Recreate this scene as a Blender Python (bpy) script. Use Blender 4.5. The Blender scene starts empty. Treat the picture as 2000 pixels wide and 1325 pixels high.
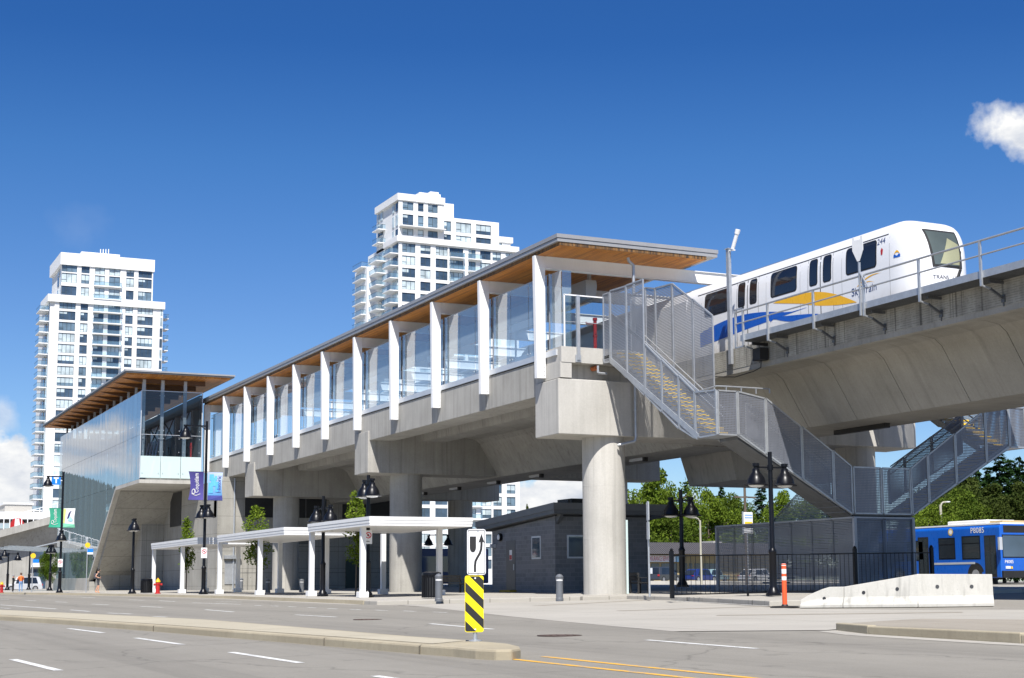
import bpy, bmesh, math, random
from mathutils import Vector, Matrix
from math import sin, cos, pi, radians, sqrt
rnd = random.Random(11)
scene = bpy.context.scene
col = scene.collection

# ---------------------------------------------------------------- camera model
# X: across the station (away from the road), Y: along the station, Z up.
H_CAM = 1.245
F_PX, YAW, PITCH, ROLL, PPX, PPY = 2954.9, 0.4458, 0.1318, -0.0062, 1025.6, 750.2
_f = Vector((sin(YAW), cos(YAW), 0)); _r = Vector((cos(YAW), -sin(YAW), 0)); _u = Vector((0, 0, 1))
_f2 = _f*cos(PITCH)+_u*sin(PITCH); _u2 = _u*cos(PITCH)-_f*sin(PITCH)
CR = _r*cos(ROLL)+_u2*sin(ROLL); CU = _u2*cos(ROLL)-_r*sin(ROLL); CF = _f2
def ray(x, y): return CF + CR*((x-PPX)/F_PX) - CU*((y-PPY)/F_PX)
def onX(x, y, X): d = ray(x, y); return d*(X/d.x)+Vector((0, 0, H_CAM))
def onY(x, y, Y): d = ray(x, y); return d*(Y/d.y)+Vector((0, 0, H_CAM))
def onD(x, y, D): return ray(x, y)*D+Vector((0, 0, H_CAM))
def gz(x, y): return .0159*max(-40., min(45., x))+.0035*max(-50., min(160., y))
def onZ(x, y, Z): d = ray(x, y); return d*((Z-H_CAM)/d.z)+Vector((0, 0, H_CAM))
def onG(x, y, o=0.):
    d = ray(x, y); t = (o-H_CAM)/(d.z-.0159*d.x-.0035*d.y); return d*t+Vector((0, 0, H_CAM))

cd = bpy.data.cameras.new('camera'); cam = bpy.data.objects.new('camera', cd); col.objects.link(cam)
M = Matrix.Identity(4)
for i in range(3):
    M[i][0] = CR[i]; M[i][1] = CU[i]; M[i][2] = -CF[i]
M[2][3] = H_CAM
cam.matrix_world = M
cd.sensor_fit = 'HORIZONTAL'; cd.sensor_width = 36; cd.lens = 36*F_PX/2000
cd.shift_x = .5-PPX/2000; cd.shift_y = (PPY-662.5)/2000
cd.clip_start = .1; cd.clip_end = 20000
scene.camera = cam

# ---------------------------------------------------------------- node helpers
def newmat(name):
    m = bpy.data.materials.new(name); m.use_nodes = True
    nt = m.node_tree; nt.nodes.clear()
    out = nt.nodes.new('ShaderNodeOutputMaterial')
    return m, nt, out
class NT:
    def __init__(s, nt): s.nt = nt
    def n(s, t, **k):
        nd = s.nt.nodes.new(t)
        for a, b in k.items():
            if a.startswith('_'): nd.inputs[a[1:].replace('_', ' ')].default_value = b
            else: setattr(nd, a, b)
        return nd
    def l(s, a, b): s.nt.links.new(a, b)
    def math(s, op, a, b=None, c=None, clamp=False):
        nd = s.n('ShaderNodeMath', operation=op, use_clamp=clamp)
        for i, v in enumerate((a, b, c)):
            if v is None: continue
            if isinstance(v, (int, float)): nd.inputs[i].default_value = v
            else: s.l(v, nd.inputs[i])
        return nd.outputs[0]
    def ramp(s, fac, stops):
        r = s.n('ShaderNodeValToRGB'); e = r.color_ramp.elements
        while len(e) < len(stops): e.new(.5)
        for el, (p, c) in zip(e, stops):
            el.position = p; el.color = (c[0], c[1], c[2], 1) if not isinstance(c, (int, float)) else (c, c, c, 1)
        s.l(fac, r.inputs[0]); return r.outputs[0]
    def pos(s, scale=(1, 1, 1)):
        g = s.n('ShaderNodeNewGeometry'); m = s.n('ShaderNodeMapping')
        m.inputs['Scale'].default_value = scale; s.l(g.outputs['Position'], m.inputs[0]); return m.outputs[0]
    def noise(s, vec, scale, detail=4, rough=.55):
        n = s.n('ShaderNodeTexNoise'); n.inputs['Scale'].default_value = scale
        n.inputs['Detail'].default_value = detail; n.inputs['Roughness'].default_value = rough
        s.l(vec, n.inputs['Vector']); return n.outputs['Fac']
    def mix(s, fac, a, b, mode='MIX'):
        m = s.n('ShaderNodeMix', data_type='RGBA', blend_type=mode)
        for sock, v in ((m.inputs[0], fac), (m.inputs[6], a), (m.inputs[7], b)):
            if isinstance(v, (int, float)): sock.default_value = v
            elif isinstance(v, (tuple, list)): sock.default_value = (v[0], v[1], v[2], 1)
            else: s.l(v, sock)
        return m.outputs[2]
def principled(T, out, color, rough=.6, metal=0., spec=.5, bump=None, bstr=.2, bdist=.02, coat=0.):
    p = T.n('ShaderNodeBsdfPrincipled')
    for k, v in (('Base Color', color), ('Roughness', rough), ('Metallic', metal), ('Specular IOR Level', spec), ('Coat Weight', coat)):
        s = p.inputs[k]
        if isinstance(v, (int, float)): s.default_value = v
        elif isinstance(v, (tuple, list)): s.default_value = (v[0], v[1], v[2], 1)
        else: T.l(v, s)
    if bump is not None:
        b = T.n('ShaderNodeBump'); b.inputs['Strength'].default_value = bstr; b.inputs['Distance'].default_value = bdist
        T.l(bump, b.inputs['Height']); T.l(b.outputs[0], p.inputs['Normal'])
    if out: T.l(p.outputs[0], out.inputs[0])
    return p
def paint(name, c, rough=.45, metal=0., var=.10, scale=1.5, spec=.5, coat=0.):
    m, nt, out = newmat(name); T = NT(nt)
    n = T.noise(T.pos(), scale, 5, .6); n2 = T.noise(T.pos((1, 1, .25)), scale*9, 4, .6)
    f = T.math('ADD', T.math('MULTIPLY', n, .6), T.math('MULTIPLY', n2, .4))
    d = tuple(max(0, x*(1-var*1.6)) for x in c); b = tuple(min(1, x*(1+var)) for x in c)
    cc = T.ramp(f, [(.3, d), (.7, b)])
    r = T.math('ADD', T.math('MULTIPLY', n2, .2), rough-.1)
    principled(T, out, cc, r, metal, spec, coat=coat)
    return m
def concrete(name, lo, hi, streak=.5, board=0., rough=.85, sx=1., panel=None):
    m, nt, out = newmat(name); T = NT(nt)
    big = T.noise(T.pos(), .45, 6, .6); fine = T.noise(T.pos(), 14, 6, .7)
    st = T.noise(T.pos((1.6*sx, 1.6, .10)), 2.2, 5, .65)
    f = T.math('ADD', T.math('MULTIPLY', big, .5), T.math('ADD', T.math('MULTIPLY', fine, .22), T.math('MULTIPLY', st, streak*.55)))
    c = T.ramp(f, [(.36, lo), (.52, tuple((a+b)/2 for a, b in zip(lo, hi))), (.68, hi)])
    drip = T.ramp(T.noise(T.pos((2.6*sx, 2.6, .05)), 1.9, 3, .5), [(.56, 1.), (.70, 1-.38*streak)])
    c = T.mix(1., c, drip, 'MULTIPLY')
    pit = T.ramp(T.noise(T.pos(), 46, 2, .5), [(.26, .62), (.33, 1.)])
    c = T.mix(1., c, pit, 'MULTIPLY')
    hgt = fine
    if board:
        w = T.n('ShaderNodeTexWave', wave_type='BANDS', bands_direction='Z'); w.inputs['Scale'].default_value = board
        w.inputs['Distortion'].default_value = .4; T.l(T.pos(), w.inputs[0])
        c = T.mix(1., c, T.ramp(w.outputs['Fac'], [(0, .95), (.3, 1.)]), 'MULTIPLY')
    if panel:
        g = T.n('ShaderNodeNewGeometry'); sp = T.n('ShaderNodeSeparateXYZ'); T.l(g.outputs['Position'], sp.inputs[0])
        u = T.math('FRACT', T.math('DIVIDE', T.math('ADD', sp.outputs[0], sp.outputs[1]), panel[0])); v = T.math('FRACT', T.math('DIVIDE', sp.outputs[2], panel[1]))
        ln = T.math('MAXIMUM', T.math('LESS_THAN', u, .03/panel[0]), T.math('LESS_THAN', v, .03/panel[1]))
        du = T.math('MULTIPLY', T.math('SUBTRACT', T.math('FRACT', T.math('MULTIPLY', u, 2.)), .5), panel[0]/2); dv = T.math('MULTIPLY', T.math('SUBTRACT', v, .5), panel[1])
        tie = T.math('LESS_THAN', T.math('ADD', T.math('MULTIPLY', du, du), T.math('MULTIPLY', dv, dv)), .0012)
        c = T.mix(T.math('MULTIPLY', T.math('MAXIMUM', ln, tie), .55), c, (.08, .075, .065))
    principled(T, out, c, rough, bump=hgt, bstr=.25)
    return m
def glass(name, tint=(.86, .93, .95), f0=.06, rough=0., absorb=None, wob=0.):
    """thin pane: see-through plus mirror reflection by Schlick"""
    m, nt, out = newmat(name); T = NT(nt)
    g = T.n('ShaderNodeNewGeometry'); dot = T.n('ShaderNodeVectorMath', operation='DOT_PRODUCT')
    T.l(g.outputs['Normal'], dot.inputs[0]); T.l(g.outputs['Incoming'], dot.inputs[1])
    c = T.math('ABSOLUTE', dot.outputs['Value'])
    k = T.math('POWER', T.math('SUBTRACT', 1., c), 5.)
    F = T.math('MINIMUM', T.math('ADD', T.math('MULTIPLY', k, 1-f0), f0), 1.)
    tr = T.n('ShaderNodeBsdfTransparent'); tr.inputs[0].default_value = (*tint, 1)
    gl = T.n('ShaderNodeBsdfGlossy'); gl.inputs['Roughness'].default_value = rough; gl.inputs[0].default_value = (.95, .97, 1, 1)
    if wob:
        b = T.n('ShaderNodeBump'); b.inputs['Strength'].default_value = wob; b.inputs['Distance'].default_value = .05
        T.l(T.noise(T.pos((1, 1, .22)), .9, 2, .5), b.inputs['Height']); T.l(b.outputs[0], gl.inputs['Normal'])
    mx = T.n('ShaderNodeMixShader'); T.l(F, mx.inputs[0]); T.l(tr.outputs[0], mx.inputs[1]); T.l(gl.outputs[0], mx.inputs[2])
    if absorb:
        df = T.n('ShaderNodeBsdfDiffuse'); df.inputs[0].default_value = (*absorb[:3], 1)
        m2 = T.n('ShaderNodeMixShader'); m2.inputs[0].default_value = absorb[3]
        T.l(mx.outputs[0], m2.inputs[1]); T.l(df.outputs[0], m2.inputs[2]); T.l(m2.outputs[0], out.inputs[0])
    else: T.l(mx.outputs[0], out.inputs[0])
    return m
def mesh_sheet(name, c, slot):
    """perforated sheet metal: square holes (or slots) cut by transparency"""
    m, nt, out = newmat(name); T = NT(nt)
    g = T.n('ShaderNodeNewGeometry'); sp = T.n('ShaderNodeSeparateXYZ'); T.l(g.outputs['Position'], sp.inputs[0])
    sn = T.n('ShaderNodeSeparateXYZ'); T.l(g.outputs['Normal'], sn.inputs[0])
    isx = T.math('GREATER_THAN', T.math('ABSOLUTE', sn.outputs[0]), .5)
    a = T.math('ADD', T.math('MULTIPLY', sp.outputs[1], isx), T.math('MULTIPLY', sp.outputs[0], T.math('SUBTRACT', 1., isx)))
    def per(v, p): return T.math('FRACT', T.math('DIVIDE', v, p))
    ha = T.math('LESS_THAN', per(a, .062), .80 if slot else .42); hb = T.math('LESS_THAN', per(sp.outputs[2], .062), .36 if slot else .42)
    hole = T.math('MULTIPLY', ha, hb)
    p = principled(T, None, T.ramp(T.noise(T.pos(), 1.3, 5, .6), [(.3, tuple(x*.8 for x in c)), (.7, c)]), .5, .55)
    tr = T.n('ShaderNodeBsdfTransparent'); mx = T.n('ShaderNodeMixShader')
    T.l(hole, mx.inputs[0]); T.l(p.outputs[0], mx.inputs[1]); T.l(tr.outputs[0], mx.inputs[2]); T.l(mx.outputs[0], out.inputs[0])
    return m
def leaves(name, lo, hi):
    m, nt, out = newmat(name); T = NT(nt)
    g = T.n('ShaderNodeNewGeometry')
    f = T.math('ADD', T.math('MULTIPLY', g.outputs['Random Per Island'], .5), T.math('MULTIPLY', T.noise(T.pos(), .7, 3), .6))
    c = T.ramp(f, [(.15, lo), (.85, hi)])
    d = T.n('ShaderNodeBsdfDiffuse'); T.l(c, d.inputs[0]); t = T.n('ShaderNodeBsdfTranslucent')
    T.l(T.mix(1., c, (1.0, 1.15, .4), 'MULTIPLY'), t.inputs[0])
    mx = T.n('ShaderNodeMixShader'); mx.inputs[0].default_value = .25
    T.l(d.outputs[0], mx.inputs[1]); T.l(t.outputs[0], mx.inputs[2]); T.l(mx.outputs[0], out.inputs[0])
    return m

# ---------------------------------------------------------------- mesh helpers
class MB:
    def __init__(s): s.v = []; s.f = []; s.mi = []
    def face(s, pts, mi=0):
        b = len(s.v); s.v += [tuple(p) for p in pts]; s.f.append(tuple(range(b, b+len(pts)))); s.mi.append(mi); return s
    def raw(s, vs, fs, mi=0):
        b = len(s.v); s.v += [tuple(p) for p in vs]
        for f in fs: s.f.append(tuple(b+i for i in f)); s.mi.append(mi)
        return s
    def box(s, x0, x1, y0, y1, z0, z1, mi=0):
        vs = [(x, y, z) for z in (z0, z1) for y in (y0, y1) for x in (x0, x1)]
        return s.raw(vs, [(0, 2, 3, 1), (4, 5, 7, 6), (0, 1, 5, 4), (2, 6, 7, 3), (0, 4, 6, 2), (1, 3, 7, 5)], mi)
    def prism(s, poly, ax, a, b, mi=0):
        def P(p, t): return (t, p[0], p[1]) if ax == 'x' else (p[0], t, p[1]) if ax == 'y' else (p[0], p[1], t)
        n = len(poly); vs = [P(p, a) for p in poly]+[P(p, b) for p in poly]
        fs = [tuple(range(n-1, -1, -1)), tuple(range(n, 2*n))]+[(i, (i+1) % n, n+(i+1) % n, n+i) for i in range(n)]
        return s.raw(vs, fs, mi)
    def tube(s, p, q, r, r2=None, n=8, mi=0, caps=True):
        p = Vector(p); q = Vector(q); r2 = r if r2 is None else r2
        d = (q-p).normalized(); a = d.orthogonal().normalized(); b = d.cross(a)
        vs = [p+(a*cos(2*pi*i/n)+b*sin(2*pi*i/n))*r for i in range(n)]+[q+(a*cos(2*pi*i/n)+b*sin(2*pi*i/n))*r2 for i in range(n)]
        fs = [(i, (i+1) % n, n+(i+1) % n, n+i) for i in range(n)]
        if caps: fs += [tuple(range(n-1, -1, -1)), tuple(range(n, 2*n))]
        return s.raw(vs, fs, mi)
    def path(s, pts, r, n=8, mi=0):
        for a, b in zip(pts, pts[1:]): s.tube(a, b, r, n=n, mi=mi)
        return s
    def bar(s, p, q, w, h, mi=0):
        """rectangular bar from p to q, w across (horizontal), h in the up-ish direction"""
        p = Vector(p); q = Vector(q); d = (q-p).normalized()
        side = d.cross(Vector((0, 0, 1)))
        side = Vector((1, 0, 0)) if side.length < 1e-4 else side.normalized()
        up = side.cross(d).normalized()
        vs = [b+side*(w/2*i)+up*(h/2*j) for b in (p, q) for j in (-1, 1) for i in (-1, 1)]
        return s.raw(vs, [(0, 1, 3, 2), (4, 6, 7, 5), (0, 4, 5, 1), (2, 3, 7, 6), (0, 2, 6, 4), (1, 5, 7, 3)], mi)
    def lathe(s, prof, c=(0, 0, 0), n=16, mi=0):
        c = Vector(c); vs = []
        for r, z in prof: vs += [c+Vector((r*cos(2*pi*i/n), r*sin(2*pi*i/n), z)) for i in range(n)]
        fs = [(k*n+i, k*n+(i+1) % n, (k+1)*n+(i+1) % n, (k+1)*n+i) for k in range(len(prof)-1) for i in range(n)]
        if prof[0][0] > 1e-4: fs.append(tuple(range(n-1, -1, -1)))
        if prof[-1][0] > 1e-4: fs.append(tuple((len(prof)-1)*n+i for i in range(n)))
        return s.raw(vs, fs, mi)
    def disc(s, c, r, nrm, n=20, mi=0, r0=0.):
        c = Vector(c); d = Vector(nrm).normalized(); a = d.orthogonal().normalized(); b = d.cross(a)
        R = [c+(a*cos(2*pi*i/n)+b*sin(2*pi*i/n))*r for i in range(n)]
        if not r0: return s.face(R, mi)
        I = [c+(a*cos(2*pi*i/n)+b*sin(2*pi*i/n))*r0 for i in range(n)]
        return s.raw(R+I, [(i, (i+1) % n, n+(i+1) % n, n+i) for i in range(n)], mi)
    def mesh(s, name, mats, smooth=0.):
        me = bpy.data.meshes.new(name); me.from_pydata(s.v, [], s.f)
        for m in (mats if isinstance(mats, (list, tuple)) else [mats]): me.materials.append(m)
        me.polygons.foreach_set('material_index', s.mi)
        bm = bmesh.new(); bm.from_mesh(me); bmesh.ops.recalc_face_normals(bm, faces=bm.faces)
        bm.to_mesh(me); bm.free()
        if smooth:
            me.polygons.foreach_set('use_smooth', [True]*len(me.polygons)); me.set_sharp_from_angle(angle=radians(smooth))
        me.update(); return me
    def build(s, name, mats, parent=None, smooth=0., world=False, bevel=0.):
        o = bpy.data.objects.new(name, s.mesh(name, mats, smooth)); col.objects.link(o)
        if parent:
            o.parent = parent
            if world: o.location = -base_of(parent)
        if bevel:
            b = o.modifiers.new('bevel', 'BEVEL'); b.width = bevel; b.segments = 2; b.limit_method = 'ANGLE'; b.angle_limit = radians(40)
        return o
def base_of(o):
    v = Vector((0, 0, 0))
    while o: v += o.location; o = o.parent
    return v
def tag(o, label, cat, group=None):
    o['label'] = label; o['category'] = cat
    if group: o['group'] = group
    return o
def thing(name, label, cat, loc=(0, 0, 0), rz=0., group=None):
    o = bpy.data.objects.new(name, None); col.objects.link(o); o.location = loc; o.rotation_euler = (0, 0, rz)
    o.empty_display_size = .2
    return tag(o, label, cat, group)
def struct(o): o['kind'] = 'structure'; return o
def dup(root, loc, rz, label, group=None):
    r = root.copy(); col.objects.link(r); r.location = loc; r.rotation_euler = (0, 0, rz); r['label'] = label
    if group: r['group'] = group
    def kids(a, b):
        for ch in [c for c in a.children]:
            k = ch.copy(); col.objects.link(k); k.parent = b; kids(ch, k)
    kids(root, r); return r
_txt = {}
def text_geo(body, size, font_shear=0.):
    """letters as polygons in a plane: list of (verts2d, faces), centred on x"""
    cu = bpy.data.curves.new('txt', 'FONT'); cu.body = body; cu.size = size; cu.align_x = 'CENTER'; cu.align_y = 'CENTER'; cu.shear = font_shear
    cu.resolution_u = 3
    o = bpy.data.objects.new('txt', cu); col.objects.link(o)
    dg = bpy.context.evaluated_depsgraph_get(); me = bpy.data.meshes.new_from_object(o.evaluated_get(dg))
    vs = [(v.co.x, v.co.y) for v in me.vertices]; fs = [tuple(p.vertices) for p in me.polygons]
    bpy.data.objects.remove(o); bpy.data.curves.remove(cu); bpy.data.meshes.remove(me)
    return vs, fs
def put_text(mb, body, size, fn, mi=0, shear=0.):
    vs, fs = text_geo(body, size, shear); mb.raw([fn(x, y) for x, y in vs], fs, mi)

# ---------------------------------------------------------------- materials
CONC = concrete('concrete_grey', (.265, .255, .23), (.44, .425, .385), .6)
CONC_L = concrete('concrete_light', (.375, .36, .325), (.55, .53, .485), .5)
CONC_D = concrete('concrete_stained', (.29, .275, .235), (.46, .435, .385), .32, sx=.12)
CONC_B = concrete('concrete_boarded', (.27, .26, .23), (.42, .405, .365), .4, panel=(2.4, 1.25))
CONC_P = concrete('paving_concrete', (.33, .325, .305), (.46, .455, .43), 0.)
KERB = concrete('kerb_concrete', (.33, .285, .20), (.45, .40, .285), .2)
BARR = concrete('barrier_concrete', (.38, .37, .33), (.52, .505, .46), .7)
WHITE = paint('white_steel_paint', (.80, .80, .79), .4, var=.04)
TWHITE = paint('tower_white', (.78, .78, .77), .6, var=.05)
FASCIA = paint('grey_fascia_metal', (.36, .355, .35), .4, .3, var=.06)
SHELT = paint('shelter_white', (.76, .76, .75), .45, var=.05)
GALV = paint('galvanised_steel', (.46, .48, .50), .42, .55, var=.12, scale=4)
GALV_D = paint('weathered_steel', (.13, .135, .14), .5, .3, var=.2, scale=4)
BLACK = paint('black_gloss_paint', (.006, .0065, .009), .33, var=.2, spec=.28)
BLACK_M = paint('black_matt', (.015, .015, .015), .6, var=.2)
DARK = paint('dark_void', (.02, .022, .025), .5, var=.3)
ALU = paint('aluminium_sill', (.62, .64, .66), .38, .4, var=.06)
RED = paint('red_pipe', (.45, .02, .02), .4)
ORANGE = paint('orange_plastic', (.85, .11, .03), .5, var=.06)
YEL = paint('yellow_paint', (.80, .52, .02), .5, var=.1)
def road_paint(name, c):
    m, nt, out = newmat(name); T = NT(nt)
    wear = T.ramp(T.math('ADD', T.math('MULTIPLY', T.noise(T.pos(), 26, 6, .75), .6), T.math('MULTIPLY', T.noise(T.pos(), 2.2, 4, .6), .4)), [(.40, 0.), (.50, 1.)])
    principled(T, out, T.mix(wear, (.27, .26, .235), T.ramp(T.noise(T.pos(), 7, 4), [(.3, tuple(x*.85 for x in c)), (.7, c)])), .75); return m
ROADW = road_paint('road_white', (.70, .70, .67))
ROADY = road_paint('road_yellow', (.78, .42, .04))
GLASS = glass('platform_glass', (.70, .85, .92), .32, absorb=(.62, .76, .84, .22))
GLASSH = glass('hall_glass', (.42, .57, .64), .46, wob=.07, absorb=(.52, .66, .72, .11))
GLASSE = glass('end_glass', (.62, .70, .74), .06)
GLASSG = glass('pale_green_glass', (.7, .85, .83), .06, absorb=(.66, .80, .79, .78))
GLASSB = glass('balcony_glass', (.70, .83, .90), .10, absorb=(.30, .46, .55, .18))
PERF = mesh_sheet('perforated_galvanised', (.255, .27, .31), False)
PERFS = mesh_sheet('slotted_galvanised', (.35, .365, .395), True)
def window_mat(name, c, rough=.05):
    m, nt, out = newmat(name); T = NT(nt)
    cc = T.ramp(T.noise(T.pos(), .35, 3), [(.3, tuple(x*.6 for x in c)), (.7, tuple(x*1.35 for x in c))])
    principled(T, out, cc, rough, 0., .9); return m
WIN_D = window_mat('window_dark', (.05, .08, .12)); WIN_B = window_mat('window_blinds', (.50, .58, .60), .2)
WIN_M = window_mat('window_mid', (.13, .19, .24)); BUSWIN = window_mat('bus_window', (.02, .025, .03)); TRWIN = window_mat('train_window', (.012, .014, .02))
FRAME_D = paint('window_frame_dark', (.05, .07, .08), .5)

def wood_mat():
    m, nt, out = newmat('cedar_soffit'); T = NT(nt)
    g = T.n('ShaderNodeNewGeometry'); sp = T.n('ShaderNodeSeparateXYZ'); T.l(g.outputs['Position'], sp.inputs[0])
    pl = T.math('DIVIDE', sp.outputs[0], .135); idx = T.math('FLOOR', pl)
    seg = T.math('FLOOR', T.math('ADD', T.math('DIVIDE', sp.outputs[1], 3.1), T.math('MULTIPLY', idx, .37)))
    cb = T.n('ShaderNodeCombineXYZ'); T.l(idx, cb.inputs[0]); T.l(seg, cb.inputs[1])
    wn = T.n('ShaderNodeTexWhiteNoise', noise_dimensions='3D'); T.l(cb.outputs[0], wn.inputs['Vector'])
    grain = T.noise(T.pos((14, .7, 14)), 2.5, 5, .6)
    f = T.math('ADD', T.math('MULTIPLY', wn.outputs['Value'], .5), T.math('MULTIPLY', grain, .5))
    c = T.ramp(f, [(.15, (.34, .115, .014)), (.5, (.53, .20, .027)), (.85, (.68, .285, .045))])
    gap = T.math('LESS_THAN', T.math('FRACT', pl), .06)
    c = T.mix(gap, c, (.06, .025, .008))
    principled(T, out, c, .5, bump=grain, bstr=.1); return m
WOOD = wood_mat()
def wood_edge():
    m, nt, out = newmat('weathered_timber_edge'); T = NT(nt)
    n = T.noise(T.pos((5, 5, .6)), 2.2, 5, .7)
    principled(T, out, T.ramp(n, [(.38, (.03, .018, .01)), (.62, (.24, .12, .035))]), .7); return m
WOODE = wood_edge()
def asphalt(name, lo, hi, patch=1.):
    m, nt, out = newmat(name); T = NT(nt)
    gr = T.noise(T.pos(), 90, 3, .7); bg = T.noise(T.pos((1, .12, 1)), .8, 6, .6); md = T.noise(T.pos(), 1.1, 6, .65)
    sp = T.n('ShaderNodeTexVoronoi'); sp.inputs['Scale'].default_value = 55; T.l(T.pos(), sp.inputs['Vector'])
    f = T.math('ADD', T.math('MULTIPLY', gr, .45), T.math('ADD', T.math('MULTIPLY', bg, .3), T.math('MULTIPLY', md, .25)))
    c = T.ramp(f, [(.3, lo), (.7, hi)])
    c = T.mix(1., c, T.ramp(sp.outputs['Distance'], [(.05, 1.18), (.5, .93)]), 'MULTIPLY')
    cr = T.n('ShaderNodeTexVoronoi', feature='DISTANCE_TO_EDGE'); cr.inputs['Scale'].default_value = .16
    wv = T.n('ShaderNodeVectorMath', operation='ADD'); nz = T.n('ShaderNodeTexNoise'); nz.inputs['Scale'].default_value = .9; nz.inputs['Detail'].default_value = 6
    T.l(T.pos(), nz.inputs['Vector']); T.l(T.pos(), wv.inputs[0]); T.l(nz.outputs['Color'], wv.inputs[1]); T.l(wv.outputs[0], cr.inputs['Vector'])
    g = T.n('ShaderNodeNewGeometry'); sx_ = T.n('ShaderNodeSeparateXYZ'); T.l(g.outputs['Position'], sx_.inputs[0])
    ln = T.math('COSINE', T.math('MULTIPLY', T.math('SUBTRACT', sx_.outputs[0], 4.75), 2*pi/3.3)); oil = T.noise(T.pos((2.2, .05, 1)), 1.3, 5, .6)
    c = T.mix(1., c, T.ramp(T.math('ADD', T.math('MULTIPLY', ln, .18*patch), oil), [(.35, 1.06), (.62, .98), (.8, .86)]), 'MULTIPLY')
    spot = T.ramp(T.noise(T.pos((1, .6, 1)), 2.3, 3, .5), [(.66, 1.), (.74, .80)])
    c = T.mix(1., c, spot, 'MULTIPLY')
    c = T.mix(1., c, T.ramp(cr.outputs['Distance'], [(.0, 1-.3*patch), (.006, 1.)]), 'MULTIPLY')
    principled(T, out, c, .85, spec=.3, bump=gr, bstr=.35, bdist=.01); return m
ASPH = asphalt('asphalt', (.195, .182, .155), (.275, .258, .222))
ASPH_D = asphalt('driveway_asphalt', (.225, .21, .18), (.30, .28, .245), .4)
def slab_mat(name, lo, hi, jx, jy):
    m, nt, out = newmat(name); T = NT(nt)
    g = T.n('ShaderNodeNewGeometry'); sp = T.n('ShaderNodeSeparateXYZ'); T.l(g.outputs['Position'], sp.inputs[0])
    fine = T.noise(T.pos(), 30, 5, .7); big = T.noise(T.pos(), .35, 6, .6)
    c = T.ramp(T.math('ADD', T.math('MULTIPLY', fine, .4), T.math('MULTIPLY', big, .6)), [(.3, lo), (.7, hi)])
    j = T.math('MAXIMUM', T.math('LESS_THAN', T.math('FRACT', T.math('DIVIDE', sp.outputs[0], jx)), .03/jx), T.math('LESS_THAN', T.math('FRACT', T.math('DIVIDE', sp.outputs[1], jy)), .03/jy))
    c = T.mix(j, c, tuple(x*.55 for x in lo))
    principled(T, out, c, .85, bump=fine, bstr=.2); return m
PAVE = slab_mat('pavement_slabs', (.32, .30, .26), (.43, .405, .355), 1.5, 1.5)
APRON = slab_mat('apron_concrete', (.315, .295, .255), (.42, .395, .345), 4., 4.5)
AGG = asphalt('exposed_aggregate', (.235, .21, .17), (.36, .325, .27), 0.)
def block_mat():
    m, nt, out = newmat('grey_blockwork'); T = NT(nt)
    br = T.n('ShaderNodeTexBrick'); br.inputs['Scale'].default_value = 1.; br.inputs['Brick Width'].default_value = .4; br.inputs['Row Height'].default_value = .2
    br.inputs['Mortar Size'].default_value = .008
    br.inputs['Color1'].default_value = (.15, .155, .16, 1); br.inputs['Color2'].default_value = (.20, .203, .207, 1); br.inputs['Mortar'].default_value = (.26, .26, .26, 1)
    g = T.n('ShaderNodeNewGeometry'); sp = T.n('ShaderNodeSeparateXYZ'); T.l(g.outputs['Position'], sp.inputs[0])
    cb = T.n('ShaderNodeCombineXYZ'); T.l(T.math('ADD', sp.outputs[0], sp.outputs[1]), cb.inputs[0]); T.l(sp.outputs[2], cb.inputs[1]); T.l(cb.outputs[0], br.inputs['Vector'])
    principled(T, out, br.outputs['Color'], .8, bump=br.outputs['Fac'], bstr=.3); return m
BLOCK = block_mat()
LEAF_Y = leaves('young_leaf', (.045, .085, .012), (.175, .235, .03)); LEAF_B = leaves('broad_leaf', (.028, .060, .010), (.135, .185, .028))
LEAF_D = leaves('dark_leaf', (.022, .040, .010), (.080, .100, .026)); LEAF_C = leaves('conifer_needles', (.010, .028, .010), (.035, .07, .022))
BARK = concrete('bark', (.05, .04, .03), (.13, .10, .075), 1.)
SKY_STR, SKY_AIR, SKY_DUST, SKY_OZ, SKY_SAT, SKY_VAL, CLD, SUN_E, EXPO = .10, 1.0, .3, 2.0, 1.12, .93, 6.7, 5.0, .6
# ================================================================ SETTING
def sheet(name, poly, off, mat, kind=True):
    mb = MB(); mb.face([(x, y, gz(x, y)+off) for x, y in poly]); o = mb.build(name, mat)
    return struct(o) if kind else o
def slab(name, poly, off, mat, depth=.4, bevel=.02):
    """raised paving with a real kerb face"""
    n = len(poly); top = [(x, y, gz(x, y)+off) for x, y in poly]; bot = [(x, y, gz(x, y)+off-depth) for x, y in poly]
    mb = MB(); mb.raw(top+bot, [tuple(range(n))]+[(i, (i+1) % n, n+(i+1) % n, n+i) for i in range(n)])
    return struct(mb.build(name, mat, bevel=bevel))
def ground():
    xs = [-3000, -600, -40, 0, 20, 45, 80, 200, 700, 3000]; ys = [-1500, -300, -50, 0, 30, 60, 100, 160, 240, 500, 1500, 4000]
    vs = [(x, y, gz(x, y)-.004) for y in ys for x in xs]; nx = len(xs)
    fs = [(j*nx+i, j*nx+i+1, (j+1)*nx+i+1, (j+1)*nx+i) for j in range(len(ys)-1) for i in range(nx-1)]
    struct(MB().raw(vs, fs).build('ground', ASPH_D))
ground()
g2 = lambda x, y, o=0.: tuple(onG(x, y, o)[:2])
far_kerb = [(19.8, 56), (20.3, 78), (19.6, 92), (18.6, 105), (17.2, 118), (15.0, 135), (11.5, 158)]
sheet('road', [(-16, -45), (19.2, -45), (17.0, 17.4), (17.4, 23.0), (15.3, 24.2), (15.2, 25.3), (15.7, 28.7), (17.0, 36.3), (19.77, 49.6)]+far_kerb+[(-26, 158), (-16, 60)], .004, ASPH)
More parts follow.
